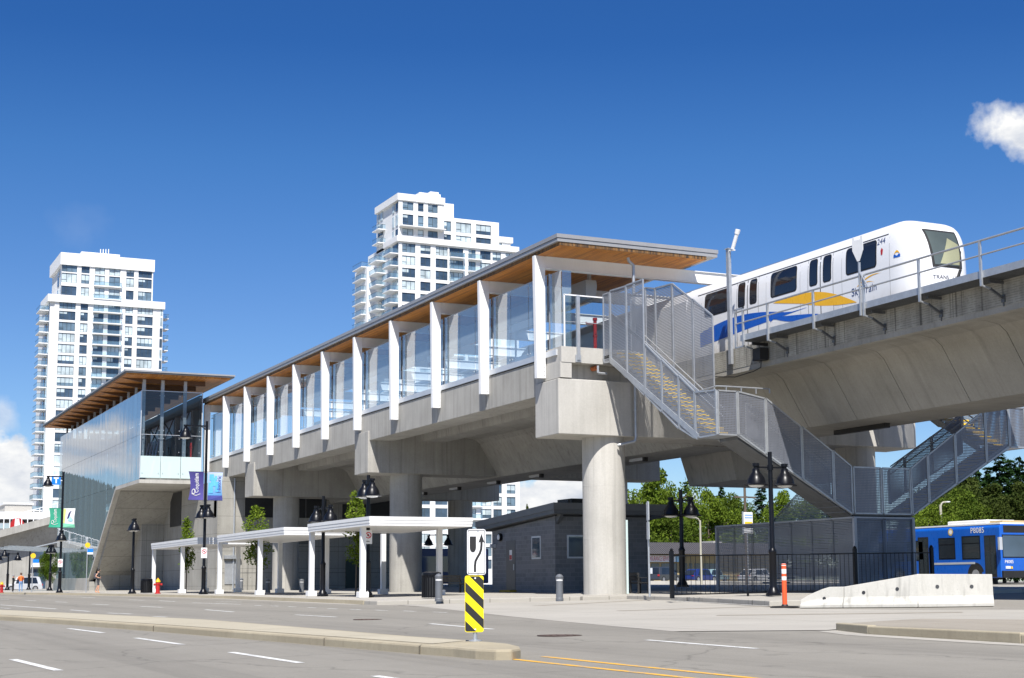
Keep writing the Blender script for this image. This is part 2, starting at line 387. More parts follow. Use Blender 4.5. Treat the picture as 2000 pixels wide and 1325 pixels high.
# side driveway apron beside the road: pale concrete, flush
sheet('driveway_apron', [(15.2, 25.3), (15.7, 28.7), (17.0, 36.3), (19.77, 49.6), (20.2, 53.5), (29.19, 52.0), (28.82, 47.98), (26.0, 39.0), g2(1560, 1190), g2(1760, 1192), g2(2000, 1192), g2(2250, 1196), g2(2250, 1214), g2(2000, 1213.5), g2(1800, 1211), g2(1725, 1214), g2(1655, 1228), (17.4, 23.4)], .008, APRON)
for i, (a, b) in enumerate(()):
    pass
def strip(mb, p, q, w, off):
    p = Vector(p); q = Vector(q); d = (q-p); s = Vector((-d.y, d.x)).normalized()*(w/2)
    mb.face([(v.x, v.y, gz(v.x, v.y)+off) for v in (p-s, q-s, q+s, p+s)])
paving_bands = MB()
for p, q in (((1050, 1184), (1262, 1173)), ((1210, 1194), (1540, 1184)), ((1400, 1203), (1880, 1197))):
    strip(paving_bands, g2(*p), g2(*q), .55, .012)
struct(paving_bands.build('driveway_bands', AGG))
slab('pavement', far_kerb[::-1]+[(19.9, 54.8), (22.6, 53.9), (29.19, 52.02), (28.82, 47.98), (27.97, 43.67), (26.6, 38.6), (29.5, 37.4), (33.5, 40.2), (36.5, 44.2), (46, 44.2), (52, 50), (52, 130), (40, 160), (13, 160)][::1], .15, PAVE)
slab('island', [(17.5, 23.1), g2(1715, 1216.5, .1), g2(1800, 1211.5, .1), g2(2000, 1213.5, .1), g2(2250, 1214, .1), (30, 20), (26, 10), (16.6, 10), (16.55, 17.4), (16.95, 21.5)], .13, AGG)
kerb = MB(); ks = [(17.45, 23.2), (16.85, 21.5), (16.45, 17.4), (16.45, 10)]
for a, b in zip(ks, ks[1:]):
    kerb.prism([(a[0], a[1]), (b[0], b[1]), (b[0]+.2, b[1]), (a[0]+.2, a[1])], 'z', gz(*a)-.2, gz(*a)+.145)
struct(kerb.build('island_kerb', KERB, bevel=.02))
gut = MB()
for a, b in zip(ks, ks[1:]): strip(gut, (a[0]-.22, a[1]), (b[0]-.22, b[1]), .42, .009)
for a, b in zip(far_kerb, far_kerb[1:]): strip(gut, (a[0]-.25, a[1]), (b[0]-.25, b[1]), .5, .009)
struct(gut.build('gutter', APRON))
fk = MB()
for a, b in zip(far_kerb, far_kerb[1:]):
    za, zb = gz(*a), gz(*b)
    P = lambda v, dx, dz: (v[0]+dx, v[1], gz(*v)+dz)
    fk.raw([P(a, -.06, -.1), P(b, -.06, -.1), P(b, .16, -.1), P(a, .16, -.1), P(a, -.02, .156), P(b, -.02, .156), P(b, .16, .156), P(a, .16, .156)], [(0, 1, 5, 4), (4, 5, 6, 7), (1, 2, 6, 5), (0, 3, 7, 4)])
struct(fk.build('kerb', KERB))
# median island with kerb
mfront = [(9.42, 19.95), (9.2, 19.45), (8.95, 19.2), (8.75, 19.3), (8.64, 19.75), (8.62, 20.5), (8.50, 21.5), (8.32, 23.8), (7.98, 27.8), (7.33, 34.9), (6.4, 43.5), (5.6, 49), (2.5, 66), (-4, 92), (-14, 122)]
mback = [(-13, 126), (-2.6, 92), (4.0, 71), (6.67, 58.2), (7.9, 48.9), (9.25, 38), (9.42, 28.5), (9.47, 24.4), (9.62, 22), (9.60, 20.7)]
slab('median_island', mfront+mback, .15, KERB, bevel=.035)
inner = [(x+.2, y) for x, y in mfront[6:]]+[(x-.17, y) for x, y in mback[:-1]]
sheet('median_paving', inner, .156, concrete('median_concrete', (.395, .355, .265), (.53, .485, .37), 0.))
jt = MB()
for y, x0, x1 in ((21.5, 8.49, 9.6), (25.2, 8.2, 9.46), (29.6, 7.85, 9.42), (34.9, 7.32, 9.3), (41., 6.7, 8.85), (49, 5.6, 7.9)):
    strip(jt, (x0-.008, y), (x1+.008, y), .018, .159); jt.box(x0-.01, x0+.02, y-.009, y+.009, gz(x0, y)-.02, gz(x0, y)+.13)
struct(jt.build('median_joints', paint('joint_brown', (.12, .105, .08), .8)))
mk = MB()
dash = lambda p, q, w=.13: strip(mk, g2(*p), g2(*q), w, .0085)
for p, q in (((134, 1228.5), (201.5, 1237)), ((265, 1247), (357, 1260)), ((451, 1275), (587, 1296)), ((25, 1289), (115, 1311)), ((732, 1321.5), (930, 1350)),
             ((1263, 1251), (1478, 1268)), ((840, 1219), (963, 1230)), ((577, 1201.5), (657, 1206)), ((401, 1191.5), (456, 1196)), ((275, 1185), (318, 1187)),
             ((210, 1198), (257, 1200)), ((300, 1205), (325, 1206)), ((138, 1192), (175, 1195)), ((376, 1178), (470, 1181)), ((421, 1176), (472, 1176.6)),
             ((0, 1182), (110, 1190)), ((0, 1188), (20, 1189)), ((180, 1180.5), (212, 1182)), ((108, 1176), (131, 1177)), ((50, 1173), (70, 1174)), ((310, 1174), (342, 1175.5)), ((252, 1172), (282, 1173)), ((0, 1171), (18, 1171.5)), ((160, 1167), (186, 1168))):
    dash(p, q)
for x, y in ((505, 1183.2), (537, 1184.3), (572, 1185.8), (610, 1187.6), (650, 1189.6), (695, 1191.2), (745, 1192.8), (800, 1194.4), (860, 1196.6)):
    c = onG(x, y); strip(mk, (c.x, c.y-.5), (c.x-.02, c.y+.5), .11, .0085)
dash((1319, 1174.2), (1530, 1186), .1)
struct(mk.build('lane_markings', ROADW))
my = MB()
strip(my, (9.02, 19.7), (9.02, 2), .11, .0085); strip(my, (9.62, 19.6), (9.40, 2), .11, .0085)
struct(my.build('centre_lines', ROADY))
for x, y, r, lb in ((1093, 1242.5, .42, 'rusty round manhole cover in the road right of the striped marker'), (718, 1211, .38, 'dark round manhole cover in the far lanes beyond the median')):
    c = onG(x, y); mb = MB(); mb.lathe([(r, 0), (r, .012), (r*.9, .014), (r*.88, .008), (0, .010)], (0, 0, 0), 28)
    for k in range(8): a = k*pi/4; mb.box(.1*r+r*.55*cos(a), .18*r+r*.55*cos(a), r*.55*sin(a)-.03, r*.55*sin(a)+.03, .008, .015)
    o = mb.build('manhole_cover', paint('rusty_iron', (.11, .075, .06), .7, .3, var=.3)); o.location = (c.x, c.y, c.z+.004); tag(o, lb, 'manhole')

# ================================================================ STATION
CX = 36.9                                   # centre line between the tracks
def mx(x): return 2*CX-x                    # mirror across the centre line
st = thing('elevated_station', 'long elevated railway station with white frames, glass walls and a timber lined roof', 'station', (CX, 54.7, gz(CX, 54.7)))
YN, YF = 54.75, 114.3
half = [(27.8, 9.1), (29.2, 9.1), (29.25, 9.56), (30.8, 9.56), (30.85, 9.12), (32.2, 9.12), (32.3, 9.40), (33.5, 9.43), (34.05, 9.34), (34.35, 9.12), (35.5, 7.28)]
topr = [(27.8, 10.58), (28.1, 10.58), (28.1, 10.93), (32.6, 10.93), (32.6, 9.72)]
def deck_poly():
    low = half+[(mx(x), z) for x, z in half[::-1]]
    up = [(mx(x), z) for x, z in topr]+topr[::-1]
    return low+up
mb = MB(); mb.prism(deck_poly(), 'y', 57.05, YF)
mb.build('deck', CONC, st, world=True)
# edge girders drawn as their own proud panels with vertical board marks + end upstand
mb = MB()
for s in (0, 1):
    X = (lambda x: mx(x)) if s else (lambda x: x)
    mb = MB(); a, b = sorted((X(27.78), X(28.3))); mb.box(a, b, YN+.02, 57.05, 9.66, 10.29)
    a, b = sorted((X(27.95), X(32.9))); mb.box(a, b, 55.35, 57.0, 9.68, 10.29)
    a, b = sorted((X(27.82), X(31.9))); mb.box(a, b, YN, 57.05, 10.295, 10.95)
    mb.build('end_upstand', CONC_L, st, world=True)
mb = MB()
for s in (0, 1):
    X = (lambda x: mx(x)) if s else (lambda x: x)
    a, b = sorted((X(27.785), X(27.8)));
    for k in range(10):
        y0 = 56.5+5.77*k
        mb = MB(); mb.box(a, b, y0, y0+5.72, 9.11, 10.5); mb.build('edge_panel', CONC, st, world=True)
for s in (0, 1):
    mb = MB()
    X = (lambda x: mx(x)) if s else (lambda x: x)
    for k in range(11):
        y0 = 56.11+5.77*k+.3; y1 = y0+5.4 if k < 10 else YF
        a, b = sorted((X(27.74), X(28.12))); mb.box(a, b, y0, y1, 10.62, 10.86)
        a, b = sorted((X(27.76), X(28.05))); mb.box(a, b, y0, y1, 10.583, 10.6, 1)
    a, b = sorted((X(27.74), X(28.12))); mb.box(a, b, 55.1, 56.05, 10.62, 10.86)
    mb.build('sill', [ALU, BLACK_M], st, world=True)
for k in range(11):
    y = 56.11+5.77*k; mb = MB()
    for s in (0, 1):
        X = (lambda x: mx(x)) if s else (lambda x: x)
        P = [(27.37, 9.78), (27.77, 9.78), (27.78, 14.47), (27.78, 14.975), (27.30, 14.975)]
        if s: P = [(mx(x), z) for x, z in P][::-1]
        mb.prism(P, 'y', y, y+.24)
        a, b = sorted((X(27.42), X(27.80))); mb.box(a, b, y-.012, y, 14.44, 14.52)
        if s == 0:
            for j in range(3): mb.tube((27.70, y-.02, 9.9+.16*j), (27.70, y, 9.9+.16*j), .018, n=6, mi=1)
    mb.box(27.8, mx(27.8), y+.04, y+.2, 14.47, 14.95); mb.box(27.8, mx(27.8), y-.03, y+.27, 14.44, 14.475); mb.box(27.8, mx(27.8), y-.03, y+.27, 14.945, 14.975)
    mb.build('portal_frame', [WHITE, GALV_D], st, world=True)
for k in range(11):
    y0 = 56.11+5.77*k+.24; y1 = y0+5.53
    if k == 10: y1 = YF
    for s in (0, 1):
        X = (lambda x: mx(x)) if s else (lambda x: x)
        mb = MB(); n = 3
        for j in range(n):
            a = y0+.03+(y1-y0-.03)*j/n; b = y0+(y1-y0)*(j+1)/n-.02
            mb.face([(X(28.0), a, 10.86), (X(28.0), b, 10.86), (X(28.0), b, 14.2), (X(28.0), a, 14.2)])
            for zz in (11.1, 14.0):
                for yy in (a+.12, b-.12): mb.tube((X(27.985), yy, zz), (X(28.04), yy, zz), .028, n=8, mi=1)
        mb.bar((X(28.0), y0, 14.21), (X(28.0), y1, 14.21), .04, .025, 1)
        mb.bar((X(28.12), y0+.06, 10.9), (X(28.12), y0+.06, 14.3), .05, .07, 2)
        mb.build('glass_wall', [GLASS, GALV, GALV], st, world=True)
mb = MB(); mb.face([(28.0, 55.05, 10.86), (28.0, 56.1, 10.86), (28.0, 56.1, 14.2), (28.0, 55.05, 14.2)]); mb.face([(28.02, 55.03, 10.86), (28.45, 55.03, 10.86), (28.45, 55.03, 14.2), (28.02, 55.03, 14.2)])
mb.build('glass_wall', GLASS, st, world=True)
# roofs on both sides
for s in (0, 1):
    X = (lambda x: mx(x)) if s else (lambda x: x)
    r = MB(); a, b = sorted((X(27.42), X(34.42))); r.box(a, b, 54.0, 114.2, 14.98, 15.1)
    ro = r.build('roof', WOOD, st, world=True)
    def child(nm, m, mat, **k):
        o = m.build(nm, mat, ro, **k); o.location = (0, 0, 0); return o
    m = MB(); m.box(a-.02, a, 54.0, 114.2, 14.985, 15.13); m.box(b, b+.02, 54.0, 114.2, 14.985, 15.13); m.box(a-.02, b+.02, 53.98, 54.0, 14.985, 15.13); child('timber_edge', m, WOODE)
    m = MB(); a2, b2 = sorted((X(27.28), X(34.98)))
    m.box(a2, b2, 53.95, 114.3, 15.13, 15.275); m.box(a2+.05, b2-.05, 54.0, 114.25, 15.275, 15.29, 1); m.box(a2-.03, b2+.03, 53.92, 114.33, 15.29, 15.45)
    child('fascia', m, [FASCIA, BLACK_M])
    m = MB(); q, w = sorted((X(30.45), X(30.95)))
    for k in range(5):
        c = 57.5+11.5*k
        m.prism([(q, 13.75), (q+.1, 13.62), (w-.14, 13.62), (w, 13.8), (w+.05, 14.2), (w+.02, 14.45), (q, 14.45)], 'y', c, c+9.5); m.box(q+.18, q+.3, c+.05, c+.2, 14.45, 14.98)
    child('light_housing', m, FASCIA, smooth=30)
# inner screens and benches glimpsed through the glass
for s in (0, 1):
    X = (lambda x: mx(x)) if s else (lambda x: x)
    for k in range(5):
        mb = MB(); y = 62+10.5*k
        for d in (0, 2.2): mb.tube((X(30.2), y+d, 10.93), (X(30.2), y+d, 13.4), .05, n=8)
        a, b = sorted((X(30.0), X(30.4))); mb.box(a, b, y-.3, y+2.5, 13.1, 13.45); mb.box(a-.2, b+.2, y, y+2.2, 11.35, 11.42)
        a, b = sorted((X(30.18), X(30.24))); mb.box(a, b, y, y+2.2, 11.42, 11.9)
        mb.build('platform_seating', WHITE, st, world=True)
# platform end balustrade
mb = MB(); xa, xb, yb = 27.98, 29.8, 54.80
mb.bar((xa, yb, 13.12), (xb, yb, 13.12), .05, .05, 1); mb.bar((xa+.02, yb, 10.95), (xa+.02, yb, 13.12), .05, .05, 1)
mb.bar((xa, yb, 12.0), (xb, yb, 12.0), .02, .025, 2)
mb.box(28.52, 28.66, 54.66, 54.78, 10.4, 13.1, 2); mb.box(28.46, 28.72, 54.70, 54.745, 10.32, 10.62, 2)
mb.face([(xa+.04, yb, 10.96), (xb, yb, 10.96), (xb, yb, 13.1), (xa+.04, yb, 13.1)], 0)
mb.build('end_balustrade', [GLASSE, WHITE, GALV], st, world=True)
mb = MB(); mb.tube((29.62, 55.15, 10.95), (29.62, 55.15, 12.25), .075, n=12); mb.tube((29.62, 55.15, 12.2), (29.62, 55.15, 12.3), .1, n=12); mb.tube((29.62, 55.15, 11.5), (29.62, 55.15, 11.56), .1, n=12)
mb.path([(29.62, 55.15, 12.05), (29.2, 55.15, 12.05), (29.2, 55.15, 12.1)], .04, 8)
tag(mb.build('standpipe', RED, smooth=40), 'red fire standpipe at the near end of the station platform', 'pipe')
mb = MB(); mb.tube((29.55, 54.9, 10.16), (29.55, 55.3, 10.16), .10, n=12); mb.tube((29.5, 54.72, 10.22), (29.5, 54.72, 9.92), .05, n=8, mi=1); mb.path([(29.5, 54.72, 9.92), (29.9, 54.72, 9.9), (29.9, 55.0, 9.98)], .05, 8, 1)
tag(mb.build('pipe_outlet', [paint('copper_orange', (.55, .16, .05), .5), GALV], smooth=40), 'orange pipe stub with a grey elbow under the platform edge', 'pipe')
px = onY(1237, 520, 54.62).x
mb = MB(); mb.path([(px-.25, 54.62, 14.9), (px-.22, 54.62, 14.75), (px, 54.62, 14.6), (px, 54.62, 7.3), (px-.05, 54.62, 7.12), (px-.75, 54.85, 6.95)], .065, 10)
for z in (12.4, 9.9, 8.4): mb.tube((px, 54.62, z), (px, 54.62, z+.06), .09, n=10)
tag(mb.build('downpipe', GALV, smooth=40), 'galvanised rainwater pipe running from the platform roof down past the pier', 'pipe')

# piers
def pier(k, label):
    y = 55.9+23.08*k; g = gz(30.3, y)
    t = thing('concrete_pier', label, 'pier', (CX, y, g), group='concrete piers under the station')
    mb = MB(); x0, x1 = 27.7, mx(27.7)
    mb.prism([(x0, y-1.1), (x1, y-1.1), (x1, y+1.1), (x0, y+1.1)], 'z', 7.33, 9.62)
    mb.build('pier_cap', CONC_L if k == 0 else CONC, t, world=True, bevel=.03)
    for X in (30.35, mx(30.35)):
        m = MB(); m.lathe([(.9, gz(X, y)-.3), (.9, 7.34)], (X, y, 0), 40)
        for z in (3.1, 5.3): m.lathe([(.9, z-.012), (.904, z-.006), (.904, z+.006), (.9, z+.012)], (X, y, 0), 40)
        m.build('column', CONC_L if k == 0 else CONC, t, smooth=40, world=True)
for k, lb in enumerate(('nearest sunlit round columned pier with a large square cap, beside the stair', 'second concrete pier from the stair, its round column right of the end shelter roof', 'third concrete pier from the stair, its column behind the middle white shelter', 'farthest concrete pier, dark and deep under the station deck')): pier(k, lb)

for px_, py_ in ((972, 942), (896, 954), (830, 964), (1056, 929), (1258, 897)):
    c = onZ(px_, py_, 7.2); m = MB(); m.box(c.x-.09, c.x+.09, c.y, c.y+1.3, 7.16, 7.28); m.box(c.x-.1, c.x+.1, c.y-.2, c.y, 7.08, 7.28, 1)
    m.build('deck_light', [ALU, BLACK_M], st, world=True)
# guideway in front of the station
gw = thing('elevated_guideway', 'concrete box girder railway guideway running to the right edge above the road', 'guideway', (CX, 30, gz(CX, 30)))
box = [(32.2, 9.27), (32.5, 9.40), (33.5, 9.43), (34.05, 9.34), (34.35, 9.12), (35.5, 7.28)]
box = box+[(mx(x), z) for x, z in box[::-1]]+[(mx(32.2), 9.62), (32.2, 9.62)]
mb = MB(); y = 54.6; first = True
while y > -30:
    y0 = y-3.055; mb.prism(box, 'y', y0+.03, y)
    mb.prism([(CX+(x-CX)*.97, z+.07 if z < 9 else z-.02 if z > 9.6 else z+.05) for x, z in box], 'y', y0-.02, y0+.06); y = y0
mb.build('box_girder', CONC_D, gw, world=True)
m = MB(); m.box(mx(32.16), mx(31.1), -30, 54, 10.2, 10.27); m.build('walkway_grating', GALV_D, gw, world=True)
for s in (0, 1):
    mb = MB(); a, b = sorted(((mx(32.16), mx(32.42)) if s else (32.16, 32.42))); mb.box(a, b, -30, 54.3, 9.24, 10.22)
    mb.build('parapet', CONC_D, gw, world=True)
def ribbed():
    m, nt, out = newmat('rib_cast_concrete'); T = NT(nt)
    g = T.n('ShaderNodeNewGeometry'); sp = T.n('ShaderNodeSeparateXYZ'); T.l(g.outputs['Position'], sp.inputs[0])
    f = T.math('FRACT', T.math('DIVIDE', sp.outputs[2], .075)); sh = T.noise(T.pos((1, .5, 1)), 1.2, 6, .65); st = T.noise(T.pos((1, 1.6, .08)), 1.8, 5, .65)
    g2_ = T.noise(T.pos((1, 1.2, 2.5)), 5., 4, .7)
    c = T.ramp(T.math('ADD', T.math('MULTIPLY', sh, .5), T.math('MULTIPLY', st, .5)), [(.34, (.20, .19, .165)), (.6, (.40, .385, .335))])
    line = T.math('MULTIPLY', T.math('LESS_THAN', f, .3), T.math('GREATER_THAN', g2_, .47))
    c = T.mix(T.math('MULTIPLY', line, .42), c, (.10, .09, .07))
    drip = T.ramp(T.noise(T.pos((1, 2.4, .05)), 2.1, 3, .5), [(.58, 1.), (.66, .45)])
    principled(T, out, T.mix(1., c, drip, 'MULTIPLY'), .9, bump=f, bstr=.3); return m
mb = MB(); mb.box(32.148, 32.16, -30, 54.25, 9.42, 10.2); mb.build('parapet_facing', ribbed(), gw, world=True)
c = onZ(1682, 838, 7.2); m = MB(); m.box(c.x-.12, c.x+.12, c.y-1.6, c.y+1.6, 7.1, 7.28); m.build('deck_light', BLACK_M, gw, world=True)
# service walkway with railing
mb = MB(); mb.box(31.36, 32.16, -30, 46.9, 10.23, 10.27)
for k in range(9): mb.box(31.38+.087*k, 31.41+.087*k, -30, 46.88, 10.19, 10.23)
mb.build('walkway_grating', GALV_D, gw, world=True)
mb = MB(); mb.box(31.33, 31.36, -30, 46.9, 10.2, 10.42); mb.build('edge_plate', GALV, gw, world=True)
rails = MB(); rails.tube((31.30, -30, 11.32), (31.30, 47.2, 11.32), .035, n=8); rails.tube((31.30, -30, 10.88), (31.30, 47.2, 10.88), .028, n=8)
rails.build('handrail', GALV, gw, smooth=40, world=True)
for k in range(26):
    y = 45.05-2.76*k; mb = MB()
    mb.box(31.27, 31.33, y-.04, y+.04, 9.95, 11.32); mb.bar((31.30, y, 9.97), (31.62, y, 9.9), .07, .05)
    mb.bar((31.6, y, 10.12), (32.15, y, 10.12), .06, .08, 1); mb.bar((31.62, y, 9.9), (32.15, y, 9.62), .06, .08, 1); mb.box(32.10, 32.147, y-.07, y+.07, 9.52, 9.74, 1); mb.tube((32.13, y, 9.52), (32.13, y, 9.40), .018, n=6, mi=1)
    mb.build('railing_post', [GALV, GALV_D], gw, world=True)
mb = MB(); mb.box(31.27, 31.33, 46.6, 46.68, 9.95, 11.45); mb.box(31.27, 31.33, 47.1, 47.18, 9.95, 11.45); mb.bar((31.3, 46.6, 11.42), (31.3, 47.18, 11.42), .06, .06); mb.bar((31.3, 46.6, 9.98), (31.3, 47.18, 9.98), .06, .05)
mb.bar((31.3, 46.64, 9.98), (31.7, 46.64, 9.9), .06, .06); mb.box(31.72, 32.1, 46.2, 46.7, 9.45, 9.9, 1); mb.box(31.5, 32.15, 46.3, 46.4, 10.0, 10.1, 1)
mb.path([(31.9, 46.4, 9.45), (31.95, 46.5, 9.2), (32.1, 47.2, 9.15), (32.12, 48.5, 9.1), (32.1, 50, 9.3)], .02, 6, 1)
mb.build('end_gate', [GALV, BLACK_M], gw, world=True)
mb = MB()
for s in (-1, 1):
    c = 34.3 if s < 0 else mx(34.3)
    for d in (-.72, .72): mb.box(c+d-.04, c+d+.04, -30, 114, 9.82, 9.97)
    mb.box(c-1.0, c+1.0, -30, 114, 9.66, 9.80, 1)
mb.build('track', [GALV_D, CONC_D], gw, world=True)
# white marker board on the railing
zt = lambda a, b: (1640+a/6.023, 420+b/6.023)
c0 = onX(*zt(225, 470), 31.25)
mb = MB(); z = c0.z; y = c0.y
mb.prism([(y+.30, z+.62), (y+.17, z+.60), (y+.17, z+.52), (y-.12, z+.50), (y-.12, z+.60), (y-.26, z+.60), (y-.26, z+.12), (y-.06, z-.22), (y+.06, z-.22), (y+.30, z+.18)], 'x', 31.22, 31.235)
mb.bar((31.25, y, z-.25), (31.25, y, 9.98), .07, .05, 1); mb.bar((31.25, y-.02, z-.6), (31.26, y-.42, 10.85), .06, .03, 1)
tag(mb.build('marker_board', [WHITE, GALV]), 'white shield shaped board fixed to the guideway railing in front of the train window', 'sign')
# camera mast beside the stair
zz = lambda a, b: (1330+a/2.985, 400+b/2.985)
p0 = onX(*zz(285, 640), 32.0); p1 = onX(*zz(272, 262), 32.0)
mb = MB(); mb.box(31.94, 32.06, p0.y-.09, p0.y+.09, 9.6, p1.z); mb.box(31.9, 32.1, p0.y-.12, p0.y+.12, p1.z, p1.z+.03)
mb.bar((32, p0.y, p1.z-.05), (32, p0.y-.45, p1.z-.12), .05, .05, 1); mb.tube((32, p0.y-.30, p1.z-.05), (32.05, p0.y-.58, p1.z+.55), .075, n=10, mi=1); mb.tube((32.05, p0.y-.55, p1.z+.50), (32.06, p0.y-.62, p1.z+.66), .10, n=10, mi=1)
tag(mb.build('camera_mast', [GALV, WHITE], smooth=40), 'grey mast with a white tilted camera housing between the stair and the train', 'mast')
# concrete service pit hanging below the station deck, beyond the first pier
K8 = .8; Ya, Yb = 81.5*K8, 75.2*K8
a = onY(1316, 874, Ya); b = onY(1346.6, 950.5, Ya); a2 = onY(1417, 863, Yb); b2 = onY(1439, 937, Yb)
mb = MB(); W = 5.6
mb.raw([(a2.x, Yb, a2.z+.6), (b2.x, Yb, b2.z), (b2.x+W, Yb, b2.z), (a2.x+W+1, Yb, a2.z+.6), (a.x, Ya, a.z+.6), (b.x, Ya, b.z), (b.x+W, Ya, b.z), (a.x+W+1, Ya, a.z+.6)],
       [(0, 1, 2, 3), (4, 7, 6, 5), (0, 4, 5, 1), (1, 5, 6, 2), (2, 6, 7, 3), (0, 3, 7, 4)])
mb.build('service_pit', CONC_L, st, world=True)
# ================================================================ EMERGENCY STAIR
SX = 37.05
def smx(x): return 2*SX-x
es = thing('emergency_stair', 'galvanised escape stair with perforated mesh sides descending from both platform ends', 'staircase', (SX, 46.8, gz(SX, 46.8)))
def panel(poly, plane, c, slot, parent=es, fr=.055):
    """perforated sheet with a steel frame; poly = (a, z) in plane X=c or Y=c"""
    am = sum(p[0] for p in poly)/len(poly); poly = [(p[0]+(.032 if p[0] < am else -.032), p[1]) for p in poly]
    P = (lambda a, z, d=0: (c+d, a, z)) if plane == 'x' else (lambda a, z, d=0: (a, c+d, z))
    mb = MB(); mb.face([P(a, z) for a, z in poly], 0)
    n = len(poly)
    for i in range(n): mb.bar(P(*poly[i]), P(*poly[(i+1) % n]), fr, fr, 1)
    return mb.build('mesh_panel', [PERFS if slot else PERF, GALV], parent, world=True)
XO, XI = 29.72, 31.02
bot = lambda y: 10.31-.62*max(0, 54.0-y)
strg = lambda y: 10.58-.635*(51.15-y)
for f in (lambda x: x, smx):
    xo, xi = f(XO), f(XI)
    panel([(54.62, 10.34), (54.02, 10.31), (54.02, 13.2), (54.62, 13.2)], 'x', xo, True)
    panel([(54.0, bot(54.)), (52.65, bot(52.65)), (52.65, 13.22), (54.0, 13.26)], 'x', xo, True)
    panel([(52.65, bot(52.65)), (51.25, bot(51.25)), (51.25, 13.24), (52.65, 13.24)], 'x', xo, True)
    for a, b in ((51.22, 49.95), (49.95, 48.72), (48.72, 47.6)):
        panel([(a, bot(a)), (b, max(6.58, bot(b))), (b, strg(b)), (a, strg(a))], 'x', xo, True)
    panel([(47.58, 6.70), (47.3, 6.57), (46.12, 6.58), (46.12, 8.2), (47.58, 8.28)], 'x', xo, True)
    # tall inner screen towards the guideway
    inn = [(zz2, onX(1150+zz2[0]/3.636, 530+zz2[1]/3.636, XI)) for zz2 in ((400, 118), (470, 122), (590, 90), (735, 200), (882, 315))]
    ys = [v.y for _, v in inn]; zs = [v.z for _, v in inn]
    ib = lambda y: 9.9-.62*max(0, 53.2-y)
    for i in range(4):
        panel([(ys[i], max(7.3, ib(ys[i]))), (ys[i+1], max(7.3, ib(ys[i+1]))), (ys[i+1], zs[i+1]), (ys[i], zs[i])], 'x', xi, True)
    panel([(54.6, 10.3), (ys[0], max(7.3, ib(ys[0]))), (ys[0], zs[0]), (54.6, 13.2)], 'x', xi, True)
    # front face of the landing and lower flight
    tl = lambda x: 8.18 if x < 31.5 else 7.98-.625*(x-31.83) if x > 31.83 else 8.18-.6*(x-31.5)
    bl = lambda x: 6.58 if x < 30.65 else 6.58-.557*(x-30.65)
    cuts = [29.74, 30.6, 31.83, 33.4, 34.8, 35.66]
    for yy, sl in ((46.1, False), (47.45, False)):
        for a, b in zip(cuts, cuts[1:]):
            if yy > 47 and a < 31: continue
            poly = [(a, bl(a)), (b, bl(b)), (b, tl(b)), (a, tl(a))]
            if a < 30.65 < b: poly = [(a, bl(a)), (30.65, 6.58), (b, bl(b)), (b, tl(b)), (a, tl(a))]
            if yy > 47: poly = [(p, z if i > 1 else z+.5) for i, (p, z) in enumerate(poly)]
            if f is smx: poly = [(smx(p), z) for p, z in poly]
            panel(poly, 'y', yy, sl)
    # stringers, handrails
    mb = MB()
    mb.bar((xo, 54.0, bot(54)+.05), (xo, 47.4, 6.6), .06, .22); mb.bar((xi, 54.0, bot(54)+.05), (xi, 47.4, 6.6), .06, .22)
    mb.bar((f(30.65), 46.13, 6.62), (f(35.66), 46.13, 3.86), .06, .2); mb.bar((f(30.65), 47.45, 6.62), (f(35.66), 47.45, 3.86), .06, .22)
    mb.build('stringer', GALV, es, world=True)
    mb = MB(); mb.bar((f(XO+.08), 54.1, 12.3), (f(XO+.08), 51.2, 10.62), .06, .13); mb.bar((f(XO+.08), 51.2, 10.62), (f(XO+.08), 47.4, 8.26), .06, .1)
    for dz in (0, -.32): mb.tube((f(XI-.1), 53.5, 11.5+dz), (f(XI-.1), 47.5, 7.72+dz), .026, n=6)
    mb.path([(f(30.2), 46.2, 8.36), (f(32.1), 46.2, 8.36), (f(32.1), 46.2, 8.2)], .028, 6); mb.path([(f(29.8), 47.5, 8.3), (f(29.8), 46.25, 8.36), (f(30.2), 46.2, 8.36)], .028, 6)
    for x in (30.2, 30.85, 31.5): mb.tube((f(x), 46.2, 8.15), (f(x), 46.2, 8.36), .018, n=6)
    mb.tube((f(31.9), 47.35, 7.95), (f(35.6), 47.35, 5.75), .026, n=6); mb.tube((f(31.9), 47.35, 7.65), (f(35.6), 47.35, 5.45), .026, n=6)
    mb.build('handrail', GALV, es, smooth=40, world=True)
    # steps
    for i in range(20):
        y1 = 53.9-.325*i; z = 10.62-.2*i; mb = MB(); a, b = sorted((xo+.04 if f is not smx else xo-.04, xi))
        mb.box(a, b, y1-.325, y1, z-.05, z); mb.box(a, b, y1-.36, y1-.32, z-.06, z+.012, 1); mb.box(a, b, y1-.02, y1-.005, z, z+.15)
        mb.build('step', [GALV, YEL], es, world=True)
    for i in range(14):
        x0 = 30.95+.335*i; z = 6.45-.196*i; mb = MB(); a, b = sorted((f(x0), f(x0+.345)))
        mb.box(a, b, 46.16, 47.42, z-.05, z); a, b = sorted((f(x0+.31), f(x0+.35))); mb.box(a, b, 46.16, 47.42, z-.06, z+.012, 1); a, b = sorted((f(x0-.004), f(x0+.008))); mb.box(a, b, 46.16, 47.42, z, z+.2)
        mb.build('step', [GALV_D, YEL], es, world=True)
    mb = MB(); a, b = sorted((f(29.75), f(31.0))); mb.box(a, b, 46.15, 47.45, 6.56, 6.64); mb.build('landing', GALV, es, world=True); mb = MB(); a, b = sorted((xo, xi)); mb.box(a, b, 53.95, 54.7, 10.5, 10.6); mb.build('landing', GALV, es, world=True); mb = MB()
